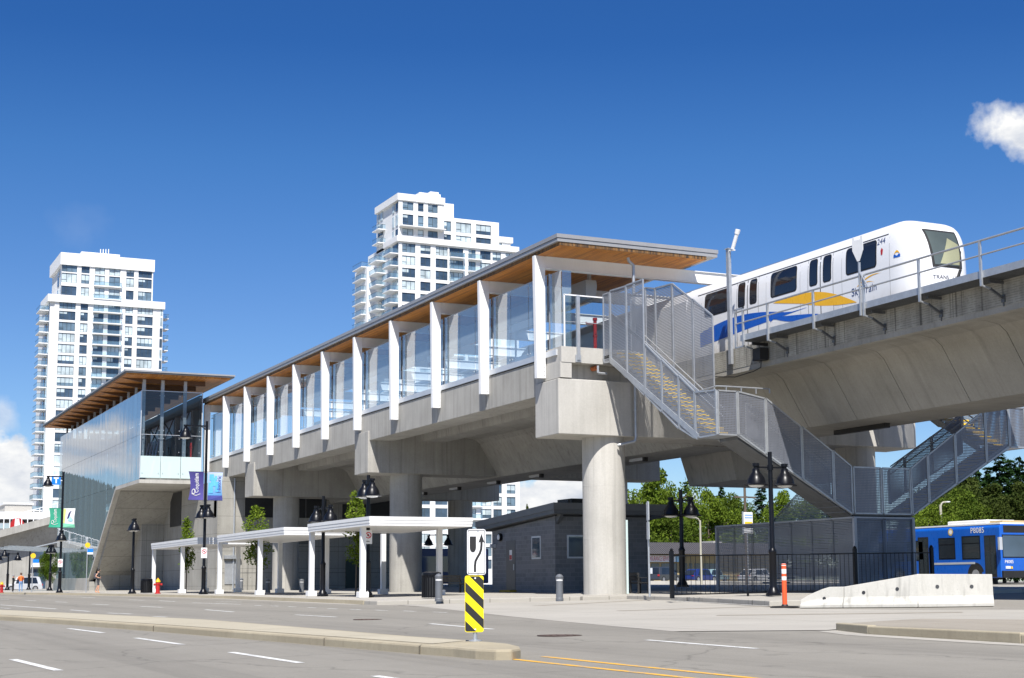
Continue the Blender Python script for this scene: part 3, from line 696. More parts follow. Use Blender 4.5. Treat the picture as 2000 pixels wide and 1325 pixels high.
    a, b = sorted((f(30.65), f(35.7))); mb.prism([(f(30.65), 6.56), (f(35.66), 3.80), (f(35.66), 3.70), (f(30.65), 6.44)] if f is not smx else [(f(30.65), 6.44), (f(35.66), 3.70), (f(35.66), 3.80), (f(30.65), 6.56)], 'y', 46.2, 47.4, 1)
    mb.build('flight_soffit', [GALV, GALV_D], es, world=True)
for a, b in ((35.7, 37.04), (37.06, 38.42)): panel([(a, 3.82), (b, 3.82), (b, 5.56), (a, 5.56)], 'y', 46.1, False)
mb = MB(); mb.box(35.7, 38.42, 46.15, 47.5, 3.74, 3.82); mb.build('landing', GALV_D, es, world=True)
# mesh enclosure below the middle landing
se = thing('stair_enclosure', 'shaded steel mesh enclosure standing on the ground below the middle stair landing', 'enclosure', (SX, 50.8, gz(SX, 50.8)+.15))
PERF2 = mesh_sheet('perforated_shaded', (.20, .225, .27), False); PERFS2 = mesh_sheet('slotted_shaded', (.30, .315, .34), True); GALV2 = paint('shaded_zinc', (.36, .38, .41), .45, .4, var=.15)  # darker copies of the stair mesh and frame; shade is put into the colour
def panel2(poly, plane, c, slot):
    o = panel(poly, plane, c, slot, se, .07); o.data.materials.clear(); o.data.materials.append(PERFS2 if slot else PERF2); o.data.materials.append(GALV2); return o
for i in range(7):
    a = 46.12+1.36*i; b = a+1.34; g = gz(35.7, a)+.22
    panel2([(a, g), (b, g), (b, 3.62), (a, 3.62)], 'x', 35.7, True); panel2([(a, g), (b, g), (b, 3.62), (a, 3.62)], 'x', 38.45, True)
for a, b in ((35.72, 37.06), (37.08, 38.43)): panel2([(a, gz(a, 46.1)+.22), (b, gz(a, 46.1)+.22), (b, 3.62), (a, 3.62)], 'y', 46.1, False)
panel2([(53.6, 3.68), (49.2, 3.68), (51.0, 5.1)], 'x', 37.0, True)
mb = MB(); mb.box(35.64, 38.5, 46.05, 55.66, 3.64, 3.70)
for x, y in ((35.7, 46.1), (38.45, 46.1), (35.7, 55.6), (38.45, 55.6)): mb.box(x-.06, x+.06, y-.06, y+.06, gz(x, y)+.15, 3.66)
mb.build('frame', GALV2, se, world=True)
for i in range(13):
    m = MB(); y = 47.6+.38*i; z = 3.55-.19*i; m.box(35.9, 37.0, y, y+.38, z-.05, z); m.build('step', GALV_D, se, world=True)

# ================================================================ TRAIN
RAIL, ZB, ZT, TW, TC = 9.97, 10.28, 13.50, 1.335, 34.325
NOSE = 38.72
tr = thing('commuter_train', 'white rapid transit train with a sloping nose and blue and yellow swooshes', 'train', (TC, 45, RAIL))
NN = 6.5
def halfw(t): t = max(0, min(1, t/1.5)); return TW*(1-(1-t)**2.4)**(1/2.5)
def topz(t): u = max(0, min(1, t/1.45)); return ZB+.75+(ZT-ZB-.75)*(1-(1-u)**2.6)**(1/2.2)
def side_x(y, z, off=.006):
    t = y-NOSE; w = halfw(t); f = (z-ZB)/(topz(t)-ZB); f = min(.999, max(0, f))
    return TC-w*(1-f**NN)**(1/NN)-off
def nose_y(x, z, off=.01):
    lo, hi = 0., 3.
    for _ in range(40):
        t = (lo+hi)/2; w = max(1e-4, halfw(t)); h = max(1e-4, topz(t)-ZB)
        if (abs(x-TC)/w)**NN+(max(0, z-ZB)/h)**NN > 1: lo = t
        else: hi = t
    return NOSE+hi-off
def train_body():
    ts = [0.004, .03, .08, .15, .25, .37, .5, .65, .8, 1., 1.2, 1.4, 1.6, 1.85, 2.1]; ys = [NOSE+t for t in ts]+[NOSE+2.6+i*1.1 for i in range(12)]
    n = 96; mb = MB(); vs = []
    for y in ys:
        t = y-NOSE; w = halfw(t); h = topz(t)-ZB
        for i in range(n+1):
            a = pi*i/n; c, s = cos(a), sin(a)
            vs.append((TC-w*(abs(c)**(2/NN))*(1 if c > 0 else -1), y, ZB+h*(s**(2/NN))))
    m = n+1; fs = []
    for j in range(len(ys)-1):
        for i in range(n): fs.append((j*m+i, j*m+i+1, (j+1)*m+i+1, (j+1)*m+i))
        fs.append((j*m, (j+1)*m, (j+1)*m+n, j*m+n))
    fs.append(tuple(range(m))); fs.append(tuple((len(ys)-1)*m+i for i in range(m)))
    mb.raw(vs, fs); return mb
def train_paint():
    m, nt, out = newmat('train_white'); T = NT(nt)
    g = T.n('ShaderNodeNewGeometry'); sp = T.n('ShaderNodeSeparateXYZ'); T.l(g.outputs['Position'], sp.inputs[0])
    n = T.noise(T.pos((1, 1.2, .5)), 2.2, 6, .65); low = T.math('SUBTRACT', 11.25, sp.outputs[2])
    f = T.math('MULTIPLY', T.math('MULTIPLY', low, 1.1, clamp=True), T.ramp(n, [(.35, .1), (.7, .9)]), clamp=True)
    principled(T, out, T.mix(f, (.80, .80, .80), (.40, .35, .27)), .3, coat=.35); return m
TRAINW = train_paint()
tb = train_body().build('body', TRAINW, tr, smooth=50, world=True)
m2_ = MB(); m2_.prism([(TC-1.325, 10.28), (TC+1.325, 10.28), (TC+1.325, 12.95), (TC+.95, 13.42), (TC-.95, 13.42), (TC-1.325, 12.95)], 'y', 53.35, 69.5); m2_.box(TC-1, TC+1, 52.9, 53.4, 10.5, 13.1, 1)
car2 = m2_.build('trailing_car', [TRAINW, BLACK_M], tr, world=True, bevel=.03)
def side_patch(mb, y0, y1, z0, z1, r=.09, off=.008, mi=0):
    """rounded rectangle following the curved body side, laid as thin strips"""
    zs = [z0+r*(1-cos(pi/2*i/5)) for i in range(6)]+[z0+r+(z1-z0-2*r)*i/8 for i in range(1, 8)]+[z1-r*(1-cos(pi/2*i/5)) for i in range(5, -1, -1)]
    def ext(z):
        d = max(0, z0+r-z, z-z1+r); q = r-sqrt(max(0, r*r-d*d)); return y0+q, y1-q
    for za, zb in zip(zs, zs[1:]):
        (a0, a1), (b0, b1) = ext(za), ext(zb)
        mb.face([(side_x(a0, za, off), a0, za), (side_x(a1, za, off), a1, za), (side_x(b1, zb, off), b1, zb), (side_x(b0, zb, off), b0, zb)], mi)
def strip_shape(mb, top, bottom, off, mi=0):
    """shape between two curves given at the same y list: [(y, ztop, zbot)]"""
    for (y0, a0, b0), (y1, a1, b1) in zip(top, top[1:]):
        mb.face([(side_x(y0, b0, off), y0, b0), (side_x(y1, b1, off), y1, b1), (side_x(y1, a1, off), y1, a1), (side_x(y0, a0, off), y0, a0)], mi)
for y0, y1 in ((40.95, 42.56), (45.6, 47.2), (50.25, 51.9)):
    mb = MB(); side_patch(mb, y0-.05, y1+.05, 12.01, 12.99, .14, .006, 1); side_patch(mb, y0, y1, 12.06, 12.95, .1, .012, 0)
    mb.build('window', [TRWIN, BLACK_M], tr, world=True)
for c in (44.11, 48.83):
    mb = MB()
    for a, b in ((c-.74, c-.01), (c+.01, c+.74)): side_patch(mb, a, b, 10.34, 13.04, .02, .004, 0)
    for yy in (c, c-.75, c+.75): side_patch(mb, yy-(.024 if yy == c else .009), yy+(.024 if yy == c else .009), 10.34, 13.02, .004, .0055, 1)
    d = mb.build('door', [TRAINW, BLACK_M], tr, world=True)
    for a, b in ((c-.62, c-.2), (c+.2, c+.62)):
        w = MB(); side_patch(w, a-.04, b+.04, 12.0, 13.0, .12, .009, 1); side_patch(w, a, b, 12.04, 12.96, .09, .014, 0)
        o = w.build('window', [TRWIN, BLACK_M], d, world=True)
        o.location = (0, 0, 0)
    # undo double offset (door already carries the world shift)
mb = MB(); side_patch(mb, 40.3, 52.55, 13.03, 13.065, .01, .008)
mb.build('gutter', BLACK_M, tr, world=True)
mb = MB()
for y in (40.22, 42.85, 45.35, 47.55, 50.05, 52.2): side_patch(mb, y-.006, y+.006, 10.34, 12.95, .003, .003)
side_patch(mb, 39.4, 52.5, 10.72, 10.735, .004, .003)
mb.build('panel_joint', paint('joint_grey', (.16, .16, .16), .6), tr, world=True)
BLUE = paint('livery_blue', (.008, .10, .48), .3, var=.05); YELL = paint('livery_yellow', (.85, .45, .01), .3, var=.05)
mb = MB()
def lens(pts, off, mi): strip_shape(mb, pts, None, off, mi)
ip = lambda a, b, u: a+(b-a)*u
N = 16
lens([(ip(52.3, 44.97, u), 11.28+.42*sin(pi*min(1, u*1.02+.12))*(1 if u < .75 else max(.0, 1-(u-.75)*3.)) if u < .98 else 11.29, 11.28-.42*(1-u)**1.0*(1-.2*u)) for u in [i/N for i in range(N+1)]], .0065, 0)
lens([(ip(47.3, 44.25, u), 10.92+.36*(1-u)**.8*(1 if u > .12 else .5+4*u)+.0, 10.92+.36*(1-u)**2.2-.18*sin(pi*u)*.6) for u in [i/N for i in range(N+1)]], .0065, 0)
mb.build('blue_swoosh', BLUE, tr, world=True)
mb = MB()
lens([(ip(47.1, 45.2, u), 11.80+.0*u+.06*sin(pi*u)+(0.03*u), 11.80-.34*u) for u in [i/N for i in range(N+1)]], .0065, 1)
lens([(ip(45.2, 42.05, u), ip(11.83, 10.98, u**1.25)+.12*sin(pi*u), ip(11.46, 10.97, u**.8)-.06*sin(pi*u)) for u in [i/N for i in range(N+1)]], .0065, 1)
mb.build('yellow_swoosh', [BLUE, YELL], tr, world=True)
mb = MB()
for y0, y1, z0, z1, t in ((42.0, 40.45, 11.50, 11.75, .05), (41.9, 40.9, 11.45, 11.46, .03)):
    lens([(ip(y0, y1, u), ip(z0, z1, u)+.12*sin(pi*u)+t*sin(pi*min(1, u+.15)), ip(z0, z1, u)+.12*sin(pi*u)) for u in [i/N for i in range(N+1)]], .0065, 1)
mb.build('logo_arc', [BLUE, YELL], tr, world=True)
mb = MB()
put_text(mb, 'SkyTrain', .40, lambda x, y: (side_x(41.62-x, 11.34+y, .0085), 41.62-x, 11.34+y))
put_text(mb, '244', .30, lambda x, y: (side_x(40.66-x, 12.86+y, .0085), 40.66-x, 12.86+y))
mb.build('lettering', paint('dark_blue_letters', (.02, .05, .16), .4), tr, world=True)
mb = MB(); cy, cz = 39.85, 12.22
lens([(cy+.14-.28*u, cz+.03+.14*sin(pi*u), cz+.03+.07*sin(pi*u)) for u in [i/10 for i in range(11)]], .0085, 1)
lens([(cy+.15-.30*u, cz+.01+.03*sin(3*pi*u), cz-.075) for u in [i/10 for i in range(11)]], .0085, 0)
mb.face([(side_x(y, z, .0085), y, z) for y, z in ((40.62, 12.63), (40.68, 12.55), (40.66, 12.38), (40.58, 12.38), (40.55, 12.55))], 2)
mb.build('emblem', [BLUE, YELL, RED], tr, world=True)
# nose details
def npoint(x, z, off): return (x, nose_y(x, z, off), z)
def npatch(mb, corners, off, n=10, mi=0):
    (x0, z0), (x1, z1), (x2, z2), (x3, z3) = corners; vs = []
    for j in range(n+1):
        v = j/n
        for i in range(n+1):
            u = i/n; a = (x0+(x1-x0)*u, z0+(z1-z0)*u); b = (x3+(x2-x3)*u, z3+(z2-z3)*u)
            vs.append(npoint(a[0]+(b[0]-a[0])*v, a[1]+(b[1]-a[1])*v, off))
    mb.raw(vs, [(j*(n+1)+i, j*(n+1)+i+1, (j+1)*(n+1)+i+1, (j+1)*(n+1)+i) for j in range(n) for i in range(n)], mi)
mb = MB(); npatch(mb, [(TC-.66, 11.68), (TC+.56, 11.68), (TC+.64, 13.05), (TC-.76, 13.05)], .012, 16, 1)
npatch(mb, [(TC-.59, 11.76), (TC+.49, 11.76), (TC+.57, 12.98), (TC-.69, 12.98)], .02, 16, 0)
npatch(mb, [(TC-.40, 11.80), (TC+.46, 11.80), (TC+.53, 12.55), (TC+.14, 12.76)], .026, 12, 2)
mb.build('windscreen', [window_mat('windscreen_glass', (.09, .11, .10)), BLACK_M, window_mat('cab_screen', (.36, .36, .22), .25)], tr, world=True, smooth=60)
mb = MB(); mb.bar(npoint(TC+.38, 11.60, .06), npoint(TC+.55, 12.3, .06), .03, .03); mb.bar(npoint(TC+.38, 11.62, .08), npoint(TC+.24, 11.34, .07), .09, .05)
mb.build('wiper', BLACK_M, tr, world=True)
mb = MB(); put_text(mb, 'TRANS   LINK', .19, lambda x, y: npoint(TC-.10+x, 11.33+y, .012))
mb.build('nose_lettering', paint('grey_letters', (.06, .06, .09), .4), tr, world=True)
mb = MB(); npatch(mb, [(TC-.92, 10.72), (TC-.62, 10.72), (TC-.62, 10.88), (TC-.92, 10.88)], .012, 4); npatch(mb, [(TC+.62, 10.72), (TC+.92, 10.72), (TC+.92, 10.88), (TC+.62, 10.88)], .012, 4)
mb.build('headlight', window_mat('headlight_glass', (.5, .4, .3)), tr, world=True)
mb = MB()
for y in (39.5, 50): mb.box(TC-.9, TC+.9, y-1.1, y+1.1, 9.99, 10.3)
mb.build('bogie', BLACK_M, tr, world=True)
# ================================================================ TICKET HALL (glass box at the far end)
XH, YH, YB = 22.4, 113.0, 151.8
hall = thing('ticket_hall', 'glass walled ticket hall with an overhanging timber roof at the left end of the platforms', 'hall', (25, 132, gz(25, 132)))
zk = lambda y: 9.12 if y < 122.1 else 9.12-(y-122.1)*(7.15/11.3)
mb = MB(); ys_ = [YH+(YB-YH)*i/24 for i in range(25)]
for a, b in zip(ys_, ys_[1:]):
    a_, b_ = a+.012, b-.012
    for z0, z1 in ((12.46, 15.75), (9.14, 12.44)): mb.face([(XH, a_, z0), (XH, b_, z0), (XH, b_, z1), (XH, a_, z1)])
    if a > 121.8:
        lo = lambda y: max(1.7, zk(y)+.03)
        mb.face([(XH, a_, lo(a_)), (XH, b_, lo(b_)), (XH, b_, 9.12), (XH, a_, 9.12)])
mb.build('glass_wall', GLASSH, hall, world=True)
mb = MB()
for x0, x1 in ((22.42, 23.9), (23.93, 25.4), (25.43, 26.93)):
    mb.face([(x0, YH, 10.9), (x1, YH, 10.9), (x1, YH, 12.45), (x0, YH, 12.45)]); mb.face([(x0, YH, 12.48), (x1, YH, 12.48), (x1, YH, 15.73), (x0, YH, 15.73)])
    mb.face([(x0, YH, 9.25), (x1, YH, 9.25), (x1, YH, 10.87), (x0, YH, 10.87)], 1)
    for x in (x0+.15, x1-.15):
        for z in (9.6, 11.2, 12.2, 12.8, 15.4): mb.tube((x, YH-.03, z), (x, YH+.03, z), .035, n=8, mi=2)
mb.bar((22.4, YH, 15.75), (26.95, YH, 15.75), .05, .05, 3); mb.bar((22.4, YH, 9.2), (22.4, YH, 15.75), .06, .06, 3); mb.bar((26.95, YH, 9.2), (26.95, YH, 15.75), .06, .06, 3); mb.bar((22.4, YH-.01, 12.465), (26.95, YH-.01, 12.465), .03, .03, 3)
mb.build('end_glass', [GLASSE, GLASSG, GALV, ALU], hall, world=True)
mb = MB(); mb.box(22.36, 27.0, YH-.02, 122.1, 8.85, 9.12); mb.box(22.9, 27.0, YH+.1, 122.1, 9.12, 9.3)
mb.prism([(122.1, 8.85), (122.1, 9.12), (133.45, 1.93), (133.3, 1.75)], 'x', 22.36, 22.75)
mb.build('floor_edge', CONC_L, hall, world=True)
mb = MB(); mb.prism([(122.1, 8.8), (122.1, 9.1), (135.0, .9), (133.3, .9)], 'x', 22.75, 27.0); mb.build('stair_soffit', CONC_B, hall, world=True)
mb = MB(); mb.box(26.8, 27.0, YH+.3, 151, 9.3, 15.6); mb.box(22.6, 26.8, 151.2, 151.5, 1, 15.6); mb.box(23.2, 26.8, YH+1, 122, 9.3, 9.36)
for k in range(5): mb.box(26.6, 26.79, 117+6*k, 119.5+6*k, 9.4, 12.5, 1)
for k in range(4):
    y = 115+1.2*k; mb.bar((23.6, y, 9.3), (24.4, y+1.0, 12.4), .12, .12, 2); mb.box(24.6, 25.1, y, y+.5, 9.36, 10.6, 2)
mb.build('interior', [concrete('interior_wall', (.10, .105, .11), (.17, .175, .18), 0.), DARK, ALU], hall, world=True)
mb = MB()
for k in range(6):
    y = 116+5.6*k; mb.box(26.70, 26.82, y, y+3.2, 13.2, 14.6); mb.bar((26.68, y, 13.2), (26.68, y+3.2, 14.6), .06, .06, 1); mb.bar((26.68, y, 14.6), (26.68, y+3.2, 13.2), .06, .06, 1)
mb.build('clerestory', [window_mat('bright_clerestory', (.55, .70, .85), .15), DARK], hall, world=True)
mb = MB(); mb.tube((26.3, YH+.6, 9.3), (26.3, YH+.6, 12.0), .07, n=10); mb.tube((26.3, YH+.6, 11.6), (26.3, YH+.6, 11.75), .11, n=10)
mb.build('standpipe', RED, hall, world=True)
for x in (22.62, 24.0, 25.7):
    mb = MB(); mb.box(x-.12, x+.12, YH+.25, YH+.45, 9.3, 16.6); mb.build('post', GALV, hall, world=True)
for k in range(13):
    y = YH+.35+3.0*k; mb = MB()
    if k: mb.box(22.55, 22.72, y-.06, y+.06, 1.2 if y > 134 else 9.2, 16.62)
    mb.prism([(20.9, 16.66), (27.2, 16.66), (27.2, 16.3), (22.6, 16.36)], 'y', y-.09, y+.09, 1)
    mb.build('rafter', [GALV, paint('glulam_beam', (.10, .045, .018), .6)], hall, world=True)
mb = MB(); mb.box(20.95, 28.6, 111.4, 152.5, 16.66, 16.78); rf = mb.build('roof', WOOD, hall, world=True)
mb = MB(); mb.box(20.85, 28.9, 111.2, 152.6, 16.78, 16.86); mb.box(20.8, 28.95, 111.15, 152.65, 16.88, 17.0, 1); mb.box(20.9, 28.85, 111.25, 152.55, 16.86, 16.88); mb.build('fascia', [GALV_D, FASCIA], rf)
mb = MB(); mb.raw([(16.5, 139, 4.9), (22.3, 136, 4.55), (22.3, 150, 4.55), (16.5, 149, 4.9)], [(0, 1, 2, 3)]); 
for y in (139.5, 142.5, 145.5, 148.5): mb.bar((16.8, y, 4.82), (22.35, y, 4.5), .06, .10, 1); mb.bar((18.5, y, 4.7), (22.35, y, 5.6), .04, .04, 1)
mb.build('entrance_canopy', [GLASSE, GALV], hall, world=True)
mb = MB(); mb.prism([(133.6, gz(22, 140)), (152, gz(22, 152)), (152, 2.1), (133.2, 2.0)], 'x', 22.2, 22.6); mb.build('plinth', CONC, hall, world=True, bevel=.02)

# concrete base under hall and platforms
bs = thing('station_base', 'concrete ground floor of the station with dark window strips, behind the white shelters', 'building', (33, 125, gz(33, 125)))
g0 = .3
mb = MB(); mb.box(27.0, 42, 107.9, 152, g0, 6.2); mb.box(27.0, 42, 108.2, 152, 6.2, 7.4); mb.box(27.0, 29.0, 107.9, 109, 6.2, 9.1); mb.box(35.2, 36.4, 107.9, 109, 6.2, 9.1)
mb.box(27.0, 29.0, 109.02, 130, 7.41, 8.84); mb.box(22.75, 27, 131.4, 133.5, g0, 4.6); mb.box(22.3, 22.75, 132.5, 133.4, g0, 1.72); mb.box(25.2, 26.99, 125.6, 129, g0, 6.6)
mb.build('wall', CONC_B, bs, world=True)
mb = MB(); mb.box(29.0, 35.2, 108.0, 108.4, 6.2, 8.9); mb.box(36.4, 42, 108.0, 108.4, 6.2, 8.9); mb.build('window_strip', DARK, bs, world=True)
mb = MB(); mb.box(26.95, 26.985, 119.4, 123.2, 6.0, 8.7); mb.box(26.93, 26.95, 119.4, 123.2, 7.3, 7.36); mb.build('window_strip', DARK, bs, world=True)
mb = MB()
for x in (31.5, 33.6): mb.box(x-.04, x+.04, 107.96, 108.0, 6.2, 8.9, 1)
mb.box(29.0, 35.2, 107.95, 108.0, 7.7, 7.76, 1)
mb.build('window_mullions', [DARK, GALV_D], bs, world=True)
mb = MB()
for x in (29.3, 31.6, 34.1, 37.0, 39.4): mb.box(x-.012, x+.012, 107.89, 107.905, g0, 6.2)
for z in (2.2, 4.1): mb.box(27.0, 41.9, 107.89, 107.905, z-.01, z+.01)
mb.build('joint', DARK, bs, world=True)
m = MB()
for k in range(6): m.box(31.9, 34.1, 107.8, 107.9, 4.3+.13*k, 4.38+.13*k)
m.build('louvre', GALV_D, bs, world=True)
m = MB(); m.box(36.7, 38.6, 107.83, 107.9, .8, 3.2); m.box(37.64, 37.66, 107.82, 107.84, .8, 3.2, 1); m.build('door', [paint('dark_green_door', (.012, .03, .026), .4), BLACK], bs, world=True)
m = MB(); m.tube((28.2, 107.8, 1), (28.2, 107.8, 9), .06, n=8); m.build('downpipe', GALV, bs, world=True)
m = MB(); m.box(27.6, 28.6, 107.84, 107.9, 1.4, 3.0); m.box(27.5, 28.7, 107.6, 107.9, 3.2, 3.45); m.build('notice_case', [GALV], bs, world=True)
mb = MB()

# ================================================================ HUT
Y1, Y2, HX0, HX1 = 63.8, 71.0, 32.0, 37.1
hut = thing('utility_hut', 'dark grey blockwork hut with a sloping metal roof behind the nearest column', 'hut', (35, 67, gz(35, 67)+.15))
g = gz(32, 66)+.1
mb = MB(); mb.prism([(Y1, g), (Y2, g), (Y2, 3.95), (Y1, 4.42)], 'x', HX0, HX1); mb.build('wall', BLOCK, hut, world=True)
mb = MB(); s = (4.47-3.97)/9.0
mb.prism([(Y1-.62, 4.52), (Y2+1.2, 3.98), (Y2+1.2, 4.46), (Y1-.62, 5.0)], 'x', HX0-.35, HX1+1.1); mb.prism([(Y1-.66, 4.72), (Y2+1.24, 4.18), (Y2+1.24, 4.49), (Y1-.66, 5.03)], 'x', HX0-.39, HX1+1.14, 1)
mb.prism([(Y1-.1, 4.44), (Y2+.1, 3.97), (Y2+.1, 4.0), (Y1-.1, 4.5)], 'x', HX0-.03, HX1+.05, 2)
mb.prism([(Y1-.55, 4.5), (Y1, 4.05), (Y1, 4.5)], 'x', HX0+.05, HX0+.2)
mb.box(33.5, 34.2, 65, 66.5, 4.9, 5.35, 2); mb.box(32.5, 32.62, 63.4, 63.52, 4.99, 5.2, 2)
mb.build('roof', [paint('hut_roof_metal', (.12, .125, .13), .5, .2), paint('hut_roof_trim', (.155, .16, .165), .5, .2), DARK], hut, world=True)
mb = MB(); mb.box(HX0-.02, HX0, 68.2, 69.25, g+.12, 3.42); mb.box(HX0-.05, HX0-.02, 68.3, 68.36, 1.95, 2.25, 2); mb.box(HX0-.025, HX0-.02, 68.55, 68.85, 2.45, 2.95, 1); mb.box(HX0-.03, HX0-.025, 68.57, 68.83, 2.47, 2.7, 3); mb.box(HX0-.35, HX0, 68.1, 69.35, g, g+.14, 4)
mb.build('door', [paint('hut_door_grey', (.10, .10, .10), .4), WHITE, ALU, RED, paint('yellow_step_dark', (.45, .28, .02), .6)], hut, world=True)
mb = MB(); mb.box(HX0-.03, HX0+.01, 65.3, 66.3, 2.45, 3.55, 1); mb.box(HX0-.035, HX0-.03, 65.38, 66.22, 2.53, 3.47, 0); mb.build('window', [WIN_D, ALU], hut, world=True)
mb = MB(); mb.box(32.62, 35.2, Y1-.03, Y1+.01, 2.45, 3.55, 1); mb.box(32.7, 35.1, Y1-.035, Y1-.03, 2.53, 3.47, 0); mb.build('window', [WIN_D, ALU], hut, world=True)
mb = MB(); mb.tube((HX0-.14, 69.9, 3.62), (HX0, 69.9, 3.62), .2, n=16); mb.tube((HX0-.16, 69.9, 3.62), (HX0-.13, 69.9, 3.62), .14, n=16, mi=1); mb.box(HX0-.25, HX0, 70.55, 70.75, 3.1, 3.3, 2)
mb.build('wall_lamp', [BLACK, WHITE, ALU], hut, smooth=40, world=True)
c = onG(1225, 1160, .15); mb = MB(); mb.box(c.x-.25, c.x+.06, c.y-.03, c.y+.03, c.z, c.z+3.05)
tag(mb.build('glass_screen', GLASSG), 'tall pale green glass panel standing just right of the nearest round column', 'glass panel')

# ================================================================ SHELTERS
def shelter(lb, X0, y0, y1, X1, ztop, posts, g):
    t = thing('walkway_shelter', lb, 'shelter', ((X0+X1)/2, (y0+y1)/2, g), group='white walkway shelters along the pavement')
    mb = MB(); sl = .26
    mb.prism([(X0, ztop-.36), (X1, ztop-.36), (X1, ztop+.02), (X0, ztop+.02)], 'y', y0, y1)
    mb.box(X0-.03, X1+.03, y0-.03, y1+.03, ztop-.12, ztop+.03); mb.box(X0-.015, X1+.015, y0-.015, y1+.015, ztop-.25, ztop-.135)
    n = int((X1-X0)/.24)
    for k in range(n): x = X0+.1+k*(X1-X0-.1)/n; mb.box(x, x+.2, y0+.05, y1-.05, ztop-.375, ztop-.36)
    mb.build('roof', SHELT, t, world=True)
    for x, y in posts:
        gg = gz(x, y)+.15; m = MB(); m.box(x-.115, x+.115, y-.115, y+.115, gg, ztop-.36); m.box(x-.22, x+.22, y-.2, y+.2, gg, gg+.25)
        m.build('post', SHELT, t, world=True, bevel=.012)
c1, c2, c0 = onX(722, 1010, 21.9), onX(722, 1010, 21.9), onX(602, 1033, 21.9)
print('S3', c0, c1)
e = onY(922, 1010, c1.y)
P_ = lambda px, X: onX(px, 1160, X).y
shelter('nearest and highest of the white flat roofed shelters, right end below the second pier', 21.9, c1.y, c0.y, e.x, c1.z, [(22.15, P_(608, 22.15)), (22.15, P_(708, 22.15)), (e.x-.45, P_(748, e.x-.45)), (e.x-.45, P_(858, e.x-.45))], gz(22, 65))
c1, c0 = onX(555, 1031, 21.75), onX(425, 1050, 21.75)
shelter('middle one of the three stepped white shelters, in front of the third pier', 21.75, c1.y, c0.y, 25.6, c1.z, [(22.0, P_(428, 22.)), (22.0, P_(507, 22.)), (25.2, P_(546, 25.2)), (25.2, P_(637, 25.2))], gz(22, 80))
c1, c0 = onX(387.5, 1051, 21.4), onX(296, 1065, 21.4)
shelter('farthest and lowest of the white shelters, beside the red hydrant', 21.4, c1.y, c0.y, 25.2, c1.z, [(21.65, P_(299, 21.65)), (21.65, P_(355, 21.65)), (24.9, P_(400, 24.9)), (24.9, P_(464, 24.9))], gz(22, 95))

# ================================================================ LAMPS
BELL = [(.05, .76), (.12, .76), (.12, .66), (.08, .64), (.08, .60), (.125, .57), (.135, .46), (.22, .36), (.30, .22), (.335, .06), (.44, .0), (.43, -.02), (.31, .02)]
LENS = window_mat('lamp_lens', (.55, .56, .55), .2)
def bell_mesh():
    mb = MB(); mb.lathe(BELL, n=20); mb.lathe([(.30, .02), (.22, -.06), (0, -.09)], n=20, mi=1); return mb.mesh('lamp_head', [BLACK, LENS], 40)
BELLM = bell_mesh()
def pole_mb(h, r=.088):
    mb = MB(); mb.lathe([(.27, 0), (.27, .07), (.22, .10), (.20, .18), (.14, .26), (.125, .34), (.125, 1.45), (.14, 1.48), (.14, 1.54), (.10, 1.60), (r, 1.66), (r*.85, h)], n=18); return mb
def lamp(lb, pos, h, arm, harm, adir, dz=0., tall=None, s=1.):
    t = thing('street_lamp', lb, 'street lamp', pos, group='black bell street lamps')
    pole_mb(h).build('pole', BLACK, t, smooth=35)
    a = Vector((cos(adir), sin(adir), 0)); mb = MB()
    mb.bar(a*-arm+Vector((0, 0, harm)), a*arm+Vector((0, 0, harm)), .05, .06); mb.tube((0, 0, harm-.09), (0, 0, harm+.09), .11, n=12)
    if tall: mb.bar((0, 0, tall[1]), (tall[0], 0, tall[1]), .06, .08); mb.bar((0, 0, tall[1]-.25), (tall[0]*.3, 0, tall[1]), .03, .04)
    mb.build('cross_arm', BLACK, t)
    heads = [(a*-arm, harm-.62), (a*arm, harm-.62)]+([(Vector((tall[0], 0, 0)), tall[1]-.72)] if tall else [])
    for v, z in heads:
        o = bpy.data.objects.new('lamp_head', BELLM); col.objects.link(o); o.parent = t; o.location = (v.x, v.y, z); o.scale = (s, s, s)
    return t
def gp(px, py, o=.15): return onG(px, py, o)
def topz_at(px, py, p): # height of a pixel above p on a vertical through p
    D = (p-Vector((0, 0, H_CAM))).dot(CF); return onD(px, py, D).z-p.z
def place(px, py, o=.15): return gp(px, py, o)
pA = place(718, 1167); lamp('black twin bell lamp with a no stopping sign, by the nearest shelter roof', pA, topz_at(718, 926, pA), .5, topz_at(718, 936, pA)-.1, pi/2)
pB = place(630, 1165); lamp('black twin bell lamp whose pole spikes above its heads, left of a slim tree', pB, topz_at(630, 968, pB), .58, topz_at(630, 992, pB), pi/2+.3)
pC = place(258, 1160); lamp('short black twin bell lamp in front of the sloping concrete hall base', pC, topz_at(258, 1018, pC), .45, topz_at(258, 1017, pC), pi/2-.1)
pD = onD(1511, 1164, 52); lamp('black twin bell lamp against the escape stair and fence', pD, topz_at(1506, 880, pD), .56, topz_at(1506, 911, pD), -.1)
pE = onD(1333, 1147, 62); lamp('black twin bell lamp behind the railing, seen against the green trees', pE, topz_at(1333, 955, pE), .42, topz_at(1333, 977, pE), -.35)
pF = place(397, 1161); FH = topz_at(402, 818, pF); lamp('tall black lamp post with purple and blue banners', pF, FH, .45, topz_at(400, 993, pF)+.1, pi/2+.2, tall=(-1.25, FH-.3), s=1.)
pG = place(116, 1158); GH = topz_at(122, 920, pG); lamp('tall black lamp post with a blue T sign and green banners', pG, GH, .3, topz_at(118, 1042, pG)+.1, pi/2, tall=(-1.1, GH-.35), s=1.)
pH = onD(97, 1154, 132); lamp('slim far lamp left of the glass hall, in front of a small tree', pH, topz_at(97, 1066, pH), .35, topz_at(97, 1066, pH), 1.9, s=.9)
